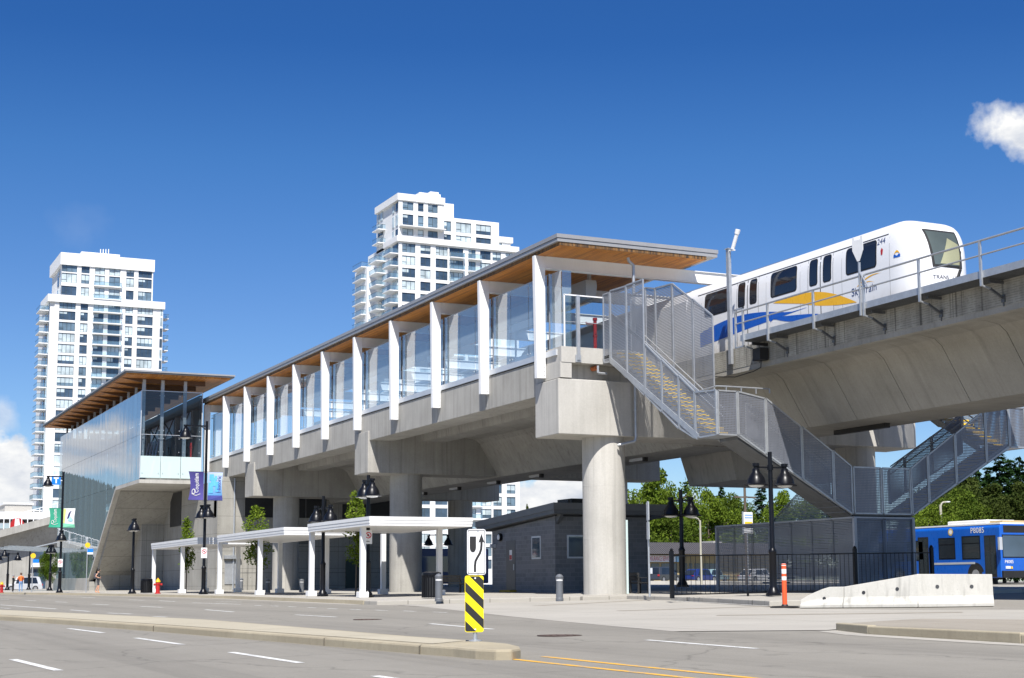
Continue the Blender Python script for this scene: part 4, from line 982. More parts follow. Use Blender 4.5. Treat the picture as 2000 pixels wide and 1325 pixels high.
pI = onD(856, 1150, 95); lamp('distant lamp seen under the nearest shelter roof beside a bollard', pI, topz_at(854, 1035, pI), .62, topz_at(854, 1045, pI), -.2, s=.8)
pJ = onD(14, 1153, 150); lamp('distant lamp at the left edge of the picture', pJ, topz_at(14, 1080, pJ), .9, topz_at(14, 1082, pJ), 0., s=1.)
pK = onD(56, 1153, 150); lamp('distant twin lamp just left of the white car under the overpass', pK, topz_at(56, 1075, pK), 2.4, topz_at(56, 1075, pK), 0., s=1.)

# banners and small signs on the lamp posts
def banner(lb, p, x0, x1, z0, z1, mats, draw=None, curl=.10):
    mb = MB(); n = 8; vs = []
    for j in range(n+1):
        v = j/n
        for i in range(5):
            u = i/4; vs.append((x0+(x1-x0)*u*(1-.10*sin(pi*v)*u), -.02-curl*sin(pi*v)*u*1.2, z0+(z1-z0)*v))
    for j in range(n):
        for i in range(4): mb.raw([vs[j*5+i], vs[j*5+i+1], vs[(j+1)*5+i+1], vs[(j+1)*5+i]], [(0, 1, 2, 3)], 0)
    mb.bar((0, 0, z1), (x1, 0, z1), .03, .03, 1); mb.bar((0, 0, z0), (x1, 0, z0), .03, .03, 1)
    if draw: draw(mb, lambda u, v: (x0+(x1-x0)*u*(1-.10*sin(pi*v)*u), -.03-curl*sin(pi*v)*u*1.2-.012, z0+(z1-z0)*v))
    o = mb.build('banner', mats); o.location = p; return tag(o, lb, 'banner', 'lamp post banners')
def gradpaint(name, lo, hi, z0, z1):
    m, nt, out = newmat(name); T = NT(nt); g = T.n('ShaderNodeNewGeometry'); sp = T.n('ShaderNodeSeparateXYZ'); T.l(g.outputs['Position'], sp.inputs[0])
    f = T.math('DIVIDE', T.math('SUBTRACT', sp.outputs[2], z0), z1-z0, clamp=True); principled(T, out, T.ramp(f, [(0, lo), (1, hi)]), .6); return m
def loop_logo(mb, F, u0, v0, s, mi):
    for k in range(14):
        a0, a1 = 2*pi*k/14, 2*pi*(k+1)/14
        mb.face([F(u0+s*1.0*cos(a0), v0+s*.62*sin(a0)), F(u0+s*1.0*cos(a1), v0+s*.62*sin(a1)), F(u0+s*.72*cos(a1), v0+s*.44*sin(a1)), F(u0+s*.72*cos(a0), v0+s*.44*sin(a0))], mi)
    for k in range(8):
        u = u0-s*.9+s*4.2*k/8; u1 = u+s*4.2/8; v = lambda q: v0-s*.78-.03*sin((q-u0)/s*1.3)
        mb.face([F(u, v(u)), F(u1, v(u1)), F(u1, v(u1)+.02), F(u, v(u)+.02)], mi)
def city(mb, F, mi, u0=.62, v0=.55, su=.30):
    vs, fs = text_geo('Coquitlam', 1.)
    mb.raw([F(u0-y*su, v0+x*.165) for x, y in vs], fs, mi)
z0, z1 = topz_at(380, 976, pF), topz_at(380, 920, pF); b0 = pF.z
SC = 1./((pF-Vector((0, 0, H_CAM))).dot(CF)/F_PX)
wF = 30/SC
banner('purple banner with vertical white lettering and a loop emblem', pF, -.12, -.12-wF, z0, z1, [gradpaint('purple_banner', (.11, .095, .36), (.025, .02, .13), b0+z0, b0+z1), BLACK, WHITE], lambda mb, F: (city(mb, lambda u, v: F(1-u, v), 2, .50, .60, .44), loop_logo(mb, lambda u, v: F(1-u, v), .28, .30, .15, 2)))
def hist(mb, F):
    mb.face([F(0, 0), F(1, 0), F(1, .17), F(0, .17)], 3)
    for a, b, c, d in ((.05, .25, .35, .62), (.2, .5, .55, .80), (.5, .3, .8, .66), (.1, .7, .4, .92), (.45, .72, .62, .86)): mb.face([F(a, b), F(c, b), F(c, d), F(a, d)], 4)
    vs, fs = text_geo('Historic', 1.); mb.raw([F(.78-y*.42, .58+x*.19) for x, y in vs], fs, 3)
    vs, fs = text_geo('Coquitlam', 1.); mb.raw([F(.5+x*.19, .085+y*.11) for x, y in vs], fs, 2)
banner('blue and white banner with a dark vertical word and a purple foot', pF, .12, .12+wF, z0, z1, [gradpaint('blue_banner', (.04, .28, .62), (.40, .47, .60), b0+z0, b0+z1), BLACK, WHITE, paint('banner_indigo', (.06, .07, .30), .6), paint('banner_sky', (.10, .42, .80), .6)], hist)
z0, z1 = topz_at(108, 1030, pG), topz_at(108, 992, pG); b0 = pG.z; wG = 22.5*((pG-Vector((0, 0, H_CAM))).dot(CF)/F_PX)
banner('green banner with white vertical lettering on the far tall lamp post', pG, -.1, -.1-wG, z0, z1, [gradpaint('green_banner', (.05, .48, .30), (.02, .23, .14), b0+z0, b0+z1), BLACK, WHITE], lambda mb, F: (city(mb, lambda u, v: F(1-u, v), 2, .50, .60, .44), loop_logo(mb, lambda u, v: F(1-u, v), .28, .28, .15, 2)))
def bird(mb, F):
    mb.face([F(.30, .45), F(.42, .72), F(.55, .84), F(.72, .88), F(.62, .78), (F(.58, .66)), F(.48, .50)], 3); mb.face([F(.38, .35), F(.55, .62), F(.85, .42), F(.75, .3)], 4); mb.face([F(0, 0), F(1, 0), F(1, .16), F(0, .22)], 5)
    mb.face([F(0, .22), F(.12, .22), F(.2, .95), F(0, .98)], 6)
banner('white banner with a dark bird picture and a green foot', pG, .1, .1+wG, z0, z1, [paint('white_banner', (.72, .74, .72), .6), BLACK, WHITE, paint('bird_navy', (.03, .03, .12), .6), paint('bird_blue', (.35, .6, .75), .6), paint('banner_mint', (.2, .6, .4), .6), paint('banner_lime', (.55, .62, .18), .6)], bird)
TB = paint('t_sign_blue', (.01, .20, .72), .4, var=.03)
kG = (pG-Vector((0, 0, H_CAM))).dot(CF)/F_PX
def tsign(lb, p, x0, w, zc):
    mb = MB(); mb.box(x0, x0+w, -.03, .03, zc-w/2, zc+w/2, 0)
    for yy in (-.036, .036):
        mb.box(x0+w*.22, x0+w*.78, yy-.004, yy+.004, zc+w*.18, zc+w*.34, 1); mb.box(x0+w*.42, x0+w*.58, yy-.004, yy+.004, zc-w*.34, zc+w*.18, 1)
    for zz in (zc,): mb.bar((x0+w, 0, zz), (0, 0, zz), .04, .06, 1)
    o = mb.build('transit_sign', [TB, WHITE]); o.location = p; return tag(o, lb, 'sign')
tsign('square blue transit sign with a white letter T', pG, -22*kG, 17*kG, topz_at(106, 937, pG))
def nostop(lb, p, px, py):
    z = topz_at(px, py, p); mb = MB(); mb.box(-.17, .17, -.105, -.09, z-.3, z+.3, 0)
    mb.disc((0, -.108, z+.08), .14, (0, -1, 0), 24, 1, .10); mb.bar((-.09, -.109, z+.17), (.09, -.109, z-.01), .004, .03, 1); mb.disc((0, -.1075, z+.08), .05, (0, -1, 0), 12, 2); mb.box(-.1, .06, -.108, -.107, z-.2, z-.17, 2)
    o = mb.build('no_stopping_sign', [WHITE, paint('sign_red', (.60, .03, .06), .4), BLACK_M]); o.location = p; o.rotation_euler[2] = -.25
    return tag(o, lb, 'sign', 'white no stopping signs')
nostop('white no stopping sign with a red ring on the lamp by the nearest shelter', pA, 718, 1049)
nostop('small white no stopping sign on the tall lamp with the purple banner', pF, 394, 1080)
nostop('tiny white no stopping sign on the tall lamp with green banners', pG, 114, 1100)
# ================================================================ STREET FURNITURE
def bollard(lb, p, h=1.0):
    mb = MB(); mb.lathe([(.15, 0), (.15, .1), (.135, .12), (.13, h*.74)], n=18); mb.lathe([(.132, h*.74), (.132, h*.80)], n=18, mi=1); mb.lathe([(.135, h*.80), (.15, h*.81), (.15, h*.84), (.135, h*.85), (.15, h*.87), (.15, h*.90), (.13, h*.92), (.09, h*.97), (0, h)], n=18)
    o = mb.build('bollard', [BOLL, WHITE], smooth=35); o.location = p; return tag(o, lb, 'bollard', 'grey bollards with a white band')
BOLL = paint('bollard_grey', (.15, .16, .175), .45, .2)
p = place(1093, 1174, .02); bollard('grey bollard standing alone on the pavement left of the nearest column', p, topz_at(1093, 1121, p))
p = place(857, 1175, .1); bollard('grey bollard in front of the black litter bin', p, topz_at(857, 1120, p))
p = place(523, 1158); bollard('grey bollard under the middle shelter left of the third column', p, topz_at(523, 1131, p))
p = place(471, 1153); bollard('grey bollard farthest left, under the middle shelter', p, topz_at(471, 1129, p))
p = place(589, 1157); bollard('grey bollard right of the third column in the shade', p, topz_at(589, 1131, p))
def bin_(lb, p, h, r=.32):
    t = thing('litter_bin', lb, 'litter bin', p, group='black slatted litter bins')
    mb = MB(); mb.lathe([(r*.85, .05), (r*.85, h*.88)], n=20)
    mb.build('liner', DARK, t, smooth=40)
    mb = MB()
    for k in range(22): a = 2*pi*k/22; mb.bar((r*cos(a), r*sin(a), .03), (r*cos(a), r*sin(a), h*.86), .045, .03)
    for z in (.04, h*.86): mb.lathe([(r*1.02, z), (r*1.02, z+.05), (r*.9, z+.05), (r*.9, z), (r*1.02, z)], n=24)
    mb.lathe([(r*1.04, h*.9), (r*1.02, h*.97), (r*.6, h), (r*.5, h*.96)], n=24)
    mb.build('slats', BLACK, t)
p = place(843, 1169); bin_('black slatted litter bin behind the bollard at the nearest shelter', p, topz_at(843, 1117, p), .38)
p = place(286, 1159); bin_('black litter bin left of the red hydrant', p, topz_at(286, 1130, p), .36)
def hydrant(lb, p, h):
    t = thing('fire_hydrant', lb, 'hydrant', p, group='red and yellow fire hydrants'); k = h/.9
    mb = MB(); mb.lathe([(.17, 0), (.17, .05), (.12, .06), (.12, .5), (.15, .52), (.15, .58), (.11, .60), (.11, .66)], n=18); mb.build('barrel', RED, t, smooth=40).scale = (k, k, k)
    mb = MB(); mb.lathe([(.15, .655), (.15, .70), (.12, .74), (.07, .83), (.035, .85), (.035, .9), (0, .9)], n=18); mb.build('cap', paint('hydrant_yellow', (.82, .42, .01), .4), t, smooth=40).scale = (k, k, k)
    for s in (-1, 1):
        mb = MB(); mb.tube((0, 0, .52), (.21*s, 0, .52), .055, n=12); mb.tube((.19*s, 0, .52), (.24*s, 0, .52), .07, n=12); mb.build('outlet', RED, t, smooth=40).scale = (k, k, k)
p = place(308, 1160); hydrant('red hydrant with a yellow top beside the farthest shelter', p, topz_at(308, 1129, p))
p = onD(3, 1158, 112); hydrant('red hydrant cut by the left edge of the picture', p, topz_at(3, 1136, p))
# keep right + hazard marker
p = place(928, 1253); k = (p-Vector((0, 0, H_CAM))).dot(CF)/F_PX
sr = thing('traffic_sign', 'white keep right arrow sign above a yellow and black striped board on the median', 'traffic sign', p, -.36)
mb = MB(); mb.tube((0, 0, -.1), (0, 0, topz_at(928, 1031, p)), .032, n=14); mb.lathe([(.1, 0), (.1, .015), (.05, .03)], n=14); mb.build('post', GALV, sr, smooth=40)
def rrect(x0, x1, z0, z1, r, n=5):
    out = []
    for cx, cz, a0 in ((x1-r, z1-r, 0), (x0+r, z1-r, 90), (x0+r, z0+r, 180), (x1-r, z0+r, 270)): out += [(cx+r*cos(radians(a0+90*i/n)), cz+r*sin(radians(a0+90*i/n))) for i in range(n+1)]
    return out
w = 36*k/2/cos(.2); z0, z1 = topz_at(928, 1123, p), topz_at(928, 1033, p)
mb = MB(); mb.prism(rrect(-w+.02, w+.02, z0, z1, .04), 'y', -.055, -.045, 0)
F = lambda u, v, d: (.02-w+2*w*u, -.056-d, z0+(z1-z0)*v)
fr = rrect(.04, .96, .02, .98, .05); inn_ = rrect(.07, .93, .034, .966, .04)
for i in range(len(fr)): j = (i+1) % len(fr); mb.face([F(*fr[i], .001), F(*fr[j], .001), F(*inn_[j], .001), F(*inn_[i], .001)], 1)
sh = [(.14, .84)]+[(.14, .62)]+[(.31-.17*cos(a), .60-.11*sin(a)) for a in [pi*i/10 for i in range(11)]]+[(.48, .84)]
mb.face([F(u, v, .002) for u, v in sh], 1)
ctr = [(.42, .06), (.42, .20), (.45, .30), (.55, .38), (.68, .47), (.75, .56), (.77, .66), (.77, .74)]; hw = .062
L_, R_ = [], []
for i, (u, v) in enumerate(ctr):
    a = ctr[max(0, i-1)]; b = ctr[min(len(ctr)-1, i+1)]; dx, dy = (b[0]-a[0])*2*w, (b[1]-a[1])*(z1-z0); q = sqrt(dx*dx+dy*dy); nx, ny = -dy/q, dx/q
    L_.append((u+nx*hw, v+ny*hw*2*w/(z1-z0))); R_.append((u-nx*hw, v-ny*hw*2*w/(z1-z0)))
for i in range(len(ctr)-1): mb.face([F(*L_[i], .002), F(*R_[i], .002), F(*R_[i+1], .002), F(*L_[i+1], .002)], 1)
mb.face([F(.60, .70, .0022), F(.77, .73, .0022), F(.94, .70, .0022), F(.77, .90, .0022)], 1)
for v in (.04, .955): mb.tube(F(.58, v, -.002), F(.58, v, .008), .012, n=8, mi=2)
mb.build('arrow_plate', [paint('sign_white', (.82, .82, .82), .35, var=.02), BLACK_M, GALV], sr)
z0, z1 = topz_at(928, 1235, p), topz_at(928, 1124.5, p)
mb = MB(); mb.prism(rrect(-w-.015, w-.015, z0, z1, .035), 'y', -.045, -.035, 0)
H = z1-z0; W2 = 2*w; per = .315*H/ .9
for i in range(-2, 5):
    b0 = .06*H+i*per*.98; # stripes fall to the right
    poly = [(0, b0+W2*.95), (0, b0+W2*.95+per*.48), (W2, b0+per*.48), (W2, b0)]
    def clip(poly, lo, hi):
        for ax, lim, sg in ((1, lo, 1), (1, hi, -1)):
            out = []
            for a, b in zip(poly, poly[1:]+poly[:1]):
                ia, ib = (a[ax]-lim)*sg >= 0, (b[ax]-lim)*sg >= 0
                if ia: out.append(a)
                if ia != ib: t = (lim-a[ax])/(b[ax]-a[ax]); out.append((a[0]+(b[0]-a[0])*t, a[1]+(b[1]-a[1])*t))
            poly = out
            if len(poly) < 3: return []
        return poly
    c = clip(poly, .012*H, H*.988)
    if len(c) > 2: mb.face([(-w-.015+.006+u*.975, -.0465, z0+v) for u, v in c], 1)
for v in (.955, .05): mb.tube((0, -.044, z0+v*H), (0, -.052, z0+v*H), .014, n=8, mi=2)
mb.build('hazard_board', [paint('hazard_yellow', (.90, .72, .005), .4, var=.03), BLACK_M, WHITE], sr)
# delineator post
p = onG(1533, 1187, .01); hD = topz_at(1533, 1101, p)
dl = thing('delineator_post', 'orange plastic delineator post with two white bands in front of the barrier', 'delineator', p)
mb = MB(); mb.lathe([(.07, .02), (.07, hD-.02), (.05, hD)], n=16); mb.build('tube', ORANGE, dl, smooth=40)
mb = MB(); mb.lathe([(.072, hD*.77), (.073, hD*.775), (.073, hD*.87), (.072, hD*.875)], n=16); mb.lathe([(.072, hD*.62), (.073, hD*.625), (.073, hD*.70), (.072, hD*.705)], n=16); mb.lathe([(.072, hD*.95), (.073, hD*.955), (.06, hD*.995)], n=16)
mb.build('reflective_band', WHITE, dl, smooth=40)
mb = MB(); mb.lathe([(.42, 0), (.42, .02), (.36, .04), (.1, .05), (.08, .09)], n=24); mb.build('base', BLACK_M, dl)
# concrete barriers
bp = [onG(1562, 1188, .01), onG(1646, 1187.5, .01), onG(1793, 1186.5, .01), onG(1943, 1184.5, .01)]
hts = [(.22, .58), (.58, .90), (.90, .86)]
for i, lb in enumerate(('short tapered end piece of the white concrete barrier, lowest at its left tip', 'middle concrete barrier rising to the right with two round holes', 'rightmost concrete barrier, stained, in front of the blue bus')):
    a, b = bp[i], bp[i+1]; d = (b-a); L = d.length; ux = d.normalized(); n_ = Vector((-ux.y, ux.x, 0)); n_ = -n_ if n_.y < 0 else n_
    t = MB(); secs = []
    nn = 6
    for k in range(nn+1):
        u = .004+.992*k/nn; h = hts[i][0]+(hts[i][1]-hts[i][0])*(u if i else min(1, u*1.6)**.8); o = a+d*u
        prof = [(0, 0), (0, .08), (.16*min(1, h/.5), .30*min(1, h/.6)), (.24*min(1, h/.7), h), (.40, h), (.46, .30*min(1, h/.6)), (.60, .08), (.60, 0)]
        secs += [o+n_*q+Vector((0, 0, z)) for q, z in prof]
    m_ = 8; fs = [(k*m_+j, k*m_+(j+1) % m_, (k+1)*m_+(j+1) % m_, (k+1)*m_+j) for k in range(nn) for j in range(m_)]+[tuple(range(m_)), tuple(nn*m_+j for j in range(m_))]
    root = thing('concrete_barrier', lb, 'barrier', a+d*.5+n_*.3, group='white concrete road barriers')
    t.raw(secs, fs); t.build('block', BARR, root, world=True, bevel=.015)
    for u in ((.55,) if i == 0 else (.27, .72)):
        h = hts[i][0]+(hts[i][1]-hts[i][0])*u; c = a+d*u; q = .16+.08*(h*.62-.30)/max(.2, h-.30)
        m = MB(); cc = c+n_*(q-.012)+Vector((0, 0, h*.62)); nr = (-n_+Vector((0, 0, .2))).normalized()
        m.disc(cc, .05, nr, 16); m.build('lifting_hole', DARK, root, world=True)
# pedestrian fence in front of the enclosure
fy = 45.2; fa = onY(1313, 1172, fy).x; fb = onY(1822, 1150, fy).x
fence = thing('railing', 'black picket railing on the pavement in front of the mesh enclosure', 'railing', ((fa+fb)/2, fy, gz((fa+fb)/2, fy)+.15))
zb_ = lambda x: gz(x, fy)+.15
for x in (fa, onY(1672, 1150, fy).x, fb):
    mb = MB(); mb.box(x-.06, x+.06, fy-.06, fy+.06, zb_(x), zb_(x)+1.62); mb.lathe([(.05, zb_(x)+1.62), (.07, zb_(x)+1.66), (0, zb_(x)+1.72)], (x, fy, 0), 10); mb.build('post', BLACK, fence, world=True)
mb = MB(); mb.bar((fa, fy, zb_(fa)+1.45), (fb, fy, zb_(fb)+1.42), .05, .04); mb.bar((fa, fy, zb_(fa)+.12), (fb, fy, zb_(fb)+.12), .04, .04)
n = int((fb-fa)/.19)
for i in range(1, n): x = fa+(fb-fa)*i/n; mb.box(x-.007, x+.007, fy-.007, fy+.007, zb_(x)+.1, zb_(x)+1.43)
for x in (fa+3.1, fa+6.2): mb.box(x-.03, x+.03, fy-.03, fy+.03, zb_(x), zb_(x)+.12)
mb.build('pickets', BLACK, fence, world=True)
p = place(1269, 1166); h = topz_at(1266, 978, p)
t = thing('sign_pole', 'slim galvanised pole with edge-on sign plates beside the dark hut', 'pole', p)
mb = MB(); mb.tube((0, 0, 0), (-.02, 0, h), .04, .035, n=10); mb.build('pole', GALV, t, smooth=40)
for z0_, z1_ in ((h*.80, h*.99), (h*.60, h*.78), (h*.24, h*.30)):
    m = MB(); m.box(-.035, -.01, -.25, .25, z0_, z1_) if z0_ > 1 else m.box(.02, .1, -.1, .1, z0_, z1_)
    m.build('sign_plate', ALU, t).rotation_euler[2] = -.36
def bench(lb, p, rz):
    t = thing('bench', lb, 'bench', p, rz, 'dark slatted benches')
    mb = MB()
    for i in range(4): mb.box(-.75, .75, -.22+.115*i, -.13+.115*i, .43, .46)
    mb.build('seat', BLACK_M, t); mb = MB()
    for i in range(3): mb.box(-.75, .75, .24+.02*i, .26+.02*i, .52+.12*i, .62+.12*i)
    mb.build('backrest', BLACK_M, t)
    for s in (-1, 1): mb = MB(); mb.box(.68*s-.03, .68*s+.03, -.22, .26, .40, .43); mb.box(.68*s-.03, .68*s+.03, -.22, -.16, 0, .65); mb.box(.68*s-.03, .68*s+.03, .2, .27, 0, .85); mb.box(.68*s-.03, .68*s+.03, -.22, .25, .63, .66); mb.build('leg', BLACK_M, t)
bench('dark bench by the hut wall right of the nearest column', place(1250, 1159), 1.3)
bench('dark bench in the shade between the second column and the striped sign', place(882, 1158), 0.2)
# bus stop poles on the left
def stop_pole(lb, px, py, ptop, D, yc):
    p = onD(px, py, D); h = topz_at(px, ptop, p); t = thing('bus_stop_sign', lb, 'bus stop sign', p, group='bus stop poles with yellow discs')
    k = D/F_PX; mb = MB(); mb.tube((0, 0, 0), (0, 0, h), .035, n=8); mb.build('pole', GALV, t)
    m = MB(); m.tube((.0, -.05, h-.1), (.0, -.03, h-.1), 5*k, n=20); m.build('disc', YEL, t)
    m = MB(); m.box(0, 11*k, -.04, -.02, h-.1-14*k, h-.1-7*k); m.box(0, 11*k, -.04, -.02, h-.1-18*k, h-.1-14.1*k, 1); m.build('route_panel', [TB, WHITE], t)
stop_pole('bus stop pole at the foot of the sloping concrete hall stair', 168, 1158, 1062, 108, 1065)
stop_pole('bus stop pole far left, next to the person in black', 62, 1157, 1083, 112, 1086)

# ================================================================ VEHICLES
TYRE = paint('tyre_rubber', (.018, .018, .018), .8, var=.3); RIM = paint('alloy_rim', (.5, .5, .5), .35, .6)
def wheel(parent, x, y, z, r, w, side):
    mb = MB(); mb.tube((x-w/2, y, z), (x+w/2, y, z), r, n=22); o = mb.build('wheel', TYRE, parent, smooth=40)
    m = MB(); m.tube((x+side*w/2-.01*side, y, z), (x+side*(w/2+.012), y, z), r*.62, n=18)
    for k in range(6): a = k*pi/3; m.disc((x+side*(w/2+.014), y+r*.42*cos(a), z+r*.42*sin(a)), r*.09, (side, 0, 0), 8, 1)
    m.build('rim', [RIM, DARK], o)
def car(lb, p, rz, colr, suv=False, L=4.5, wdt=1.78):
    """car along local +Y (front), origin on the ground"""
    t = thing('parked_car', lb, 'car', p, rz, 'cars around the station'); h = 1.72 if suv else 1.46; b = .72 if not suv else .85; hl = L/2; hw = wdt/2
    low = [(-hl, .35), (-hl+.05, .62), (-hl+.12, b+.05), (hl-1.15, b+.04), (hl-.2, b-.12), (hl, .6), (hl, .34), (hl-.12, .22), (-hl+.1, .22)]
    P = paint('car_paint_'+lb.split()[0], colr, .25, .2, var=.04, coat=.6)
    rear = -hl+.25 if suv else -hl+.75
    top = [(-hl+.1, b), (rear+.12, h-.04), (rear+.35, h), (.35, h), (.7, h-.06), (hl-1.2, b)]
    mb = MB(); mb.prism(low, 'x', -hw, hw)
    n = len(top); vs = [(-(hw-.02) if z <= b+.01 else -(hw-.2), y, z) for y, z in top]+[((hw-.02) if z <= b+.01 else (hw-.2), y, z) for y, z in top]
    mb.raw(vs, [tuple(range(n)), tuple(range(2*n-1, n-1, -1))]+[(i, (i+1) % n, n+(i+1) % n, n+i) for i in range(n)])
    mb.build('body', P, t, bevel=.05)
    for s in (-1, 1):
        xb = lambda z: s*((hw-.02)-(.18)*(z-b)/(h-.04-b)+.012)
        for y0, y1, y2, y3 in ((rear+.30 if suv else rear+.1, -.08, -.08, rear+.5 if suv else rear+.55), (0, hl-1.42, .62, 0)):
            m = MB(); m.face([(xb(b+.06), y0, b+.06), (xb(b+.06), y1, b+.06), (xb(h-.1), y2, h-.1), (xb(h-.1), y3, h-.1)]); m.build('window', BUSWIN, t)
        for y in (-hl+.85, hl-.9): wheel(t, s*(hw-.09), y, .33, .33, .2, s)
        m = MB(); m.box(s*hw-.3*s if s > 0 else s*hw, s*hw if s > 0 else s*hw-.3*s, hl-.12, hl+.005, .58, .70); m.build('headlight', LENS, t)
        m = MB(); m.box(min(s*hw*.98, s*hw*.72), max(s*hw*.98, s*hw*.72), -hl+.0, -hl+.1, .68, b+.02); m.build('tail_light', RED, t)
    m = MB(); m.face([(-hw+.16, hl-1.24, b+.05), (hw-.16, hl-1.24, b+.05), (hw-.3, .76, h-.08), (-hw+.3, .76, h-.08)]); o = m.build('windscreen', BUSWIN, t); o.location.y = .02; o.location.z = .02
    m = MB(); m.face([(-hw+.16, -hl+.12, b+.08), (hw-.16, -hl+.12, b+.08), (hw-.3, rear+.08, h-.1), (-hw+.3, rear+.08, h-.1)]); o = m.build('rear_window', BUSWIN, t); o.location.y = -.02
    return t
car('silver white estate car beside the standing people at far left', onD(42, 1155.5, 178), 1.62, (.62, .63, .64), True)
car('dark grey minivan parked below the white shop sign', onD(1298, 1137.5, 172), -1.15, (.05, .055, .065), True)
car('dark blue hatchback parked right of the black railing lamp', onD(1368, 1137.5, 168), -1.25, (.02, .035, .16))
car('pale teal car parked behind the blue hatchback', onD(1392, 1136, 182), -1.2, (.30, .42, .42))
car('white car glimpsed through the mesh enclosure', onD(1480, 1138, 160), -1.3, (.6, .6, .6))
# blue bus
BB = paint('bus_blue', (.004, .10, .50), .3, var=.05, coat=.5); bc = onX(1957, 1141, 56.2); YB0 = bc.y; BG = 1.12; BX = 56.2; BL = 12.0
bus = thing('city_bus', 'blue city bus with a white roof pod parked behind the barriers', 'bus', (BX+1.28, YB0+6, BG))
bz = lambda px, py: onX(px, py, BX).z
by = lambda px, py=1080: onX(px, py, BX).y
ztop = bz(1955, 1023)
def rbox(mb, x0, x1, y0, y1, z0, z1, r, mi=0):
    mb.prism([(x0+r, z1), (x0, z1-r), (x0, z0), (x1, z0), (x1, z1-r), (x1-r, z1)], 'y', y0, y1, mi)
mb = MB(); rbox(mb, BX, BX+2.56, YB0, YB0+BL, BG+.32, ztop, .16); mb.build('body', BB, bus, world=True, bevel=.05)
mb = MB(); mb.box(BX+.3, BX+2.3, by(1918, 1020), by(1842, 1030), ztop-.02, bz(1880, 1017)); mb.build('roof_pod', WHITE, bus, world=True, bevel=.06)
mb = MB(); mb.box(BX+.1, BX+2.4, YB0+.05, YB0+BL-.05, ztop-.01, ztop+.07); mb.box(BX+.5, BX+2.0, YB0+.3, YB0+2.2, ztop+.07, ztop+.2, 1); mb.build('roof', [WHITE, paint('hatch_tan', (.5, .38, .2), .6)], bus, world=True)
zb6 = lambda a, b: (1770+a/6.626, 980+b/6.626)
def bside(a0, b0, a1, b1): # window rectangle on the side from zoomed pixels
    q0, q1 = onX(*zb6(a0, b0), BX), onX(*zb6(a1, b1), BX); return q0.y, q1.y, q1.z, q0.z
for r in ((415, 475, 640, 745), (715, 450, 965, 745)):
    y0, y1, z0, z1 = bside(*r); m = MB(); m.box(BX-.012, BX, y1, y0, z0, z1, 1); m.box(BX-.018, BX-.012, y1+.06, y0-.06, z0+.06, z1-.06); m.box(BX-.022, BX-.018, y1+.06, y0-.06, z0+(z1-z0)*.66, z0+(z1-z0)*.70, 1); m.build('window', [BUSWIN, BLACK], bus, world=True)
for r in ((1005, 440, 1180, 985), (150, 465, 305, 985)):
    y0, y1, z0, z1 = bside(*r); m = MB(); m.box(BX-.012, BX, y1, y0, BG+.36, z1, 1); ym = (y0+y1)/2
    for a, b in ((y1+.05, ym-.03), (ym+.03, y0-.05)): m.box(BX-.018, BX-.012, a, b, BG+.5, z1-.08)
    m.build('door', [BUSWIN, BLACK_M], bus, world=True)
for i in range(3):
    y = YB0+5.9+1.7*i
    m = MB(); m.box(BX-.012, BX, y, y+1.45, BG+1.3, BG+2.4, 1); m.box(BX-.018, BX-.012, y+.06, y+1.39, BG+1.36, BG+2.34); m.build('window', [BUSWIN, BLACK], bus, world=True)
wc = onX(*zb6(905, 960), BX); wy = wc.y
m = MB(); m.prism([(wy+.62*cos(a), BG+.5+.62*sin(a)) for a in [pi*i/14-.25 for i in range(17)]][:15], 'x', BX-.006, BX+.02); m.build('wheel_arch', BLACK_M, bus, world=True)
for y in (wy, wy+6.2):
    m = MB(); m.tube((BX-.02, y, BG+.48), (BX+.28, y, BG+.48), .48, n=26); w_ = m.build('wheel', TYRE, bus, world=True, smooth=40)
    m = MB(); m.tube((BX-.03, y, BG+.48), (BX+.0, y, BG+.48), .28, n=20); m.build('rim', RIM, w_)
m = MB(); y0 = YB0
m.box(BX+.14, BX+2.42, y0-.012, y0, BG+1.35, BG+2.55, 1); m.box(BX+.18, BX+2.38, y0-.018, y0-.012, BG+1.4, BG+2.5); m.build('windscreen', [WIN_D, BLACK], bus, world=True)
m = MB(); m.box(BX+.25, BX+2.3, y0-.015, y0, BG+2.66, BG+3.02); m.build('destination_display', BLACK_M, bus, world=True)
m = MB(); m.box(BX+.02, BX+2.54, y0-.16, y0, BG+.32, BG+.68); m.build('bumper', BLACK_M, bus, world=True, bevel=.03)
for x in (BX+.3, BX+1.9):
    m = MB(); m.box(x, x+.32, y0-.03, y0, BG+.78, BG+.92); m.box(x+.36, x+.46, y0-.03, y0, BG+.78, BG+.9, 1); m.build('headlight', [LENS, YEL], bus, world=True)
m = MB(); m.bar((BX-.02, y0-.05, BG+2.4), (BX-.25, y0-.25, BG+2.35), .04, .04); m.box(BX-.35, BX-.15, y0-.34, y0-.22, BG+1.75, BG+2.4); m.build('mirror', ALU, bus, world=True)
m = MB(); m.box(BX-.014, BX, by(1905, 1110), by(1820, 1110), bz(1860, 1103), bz(1860, 1099)); m.build('trim_strip', ALU, bus, world=True)
q = onX(*zb6(920, 375), BX); q2 = (BX+.32, y0-.02, BG+1.12)
m = MB(); put_text(m, 'P8085', .42, lambda x, y: (BX-.012, q.y-x, q.z+y)); put_text(m, 'P8085', .24, lambda x, y: (BX+.55+x, y0-.014, BG+1.14+y)); m.build('lettering', WHITE, bus, world=True)
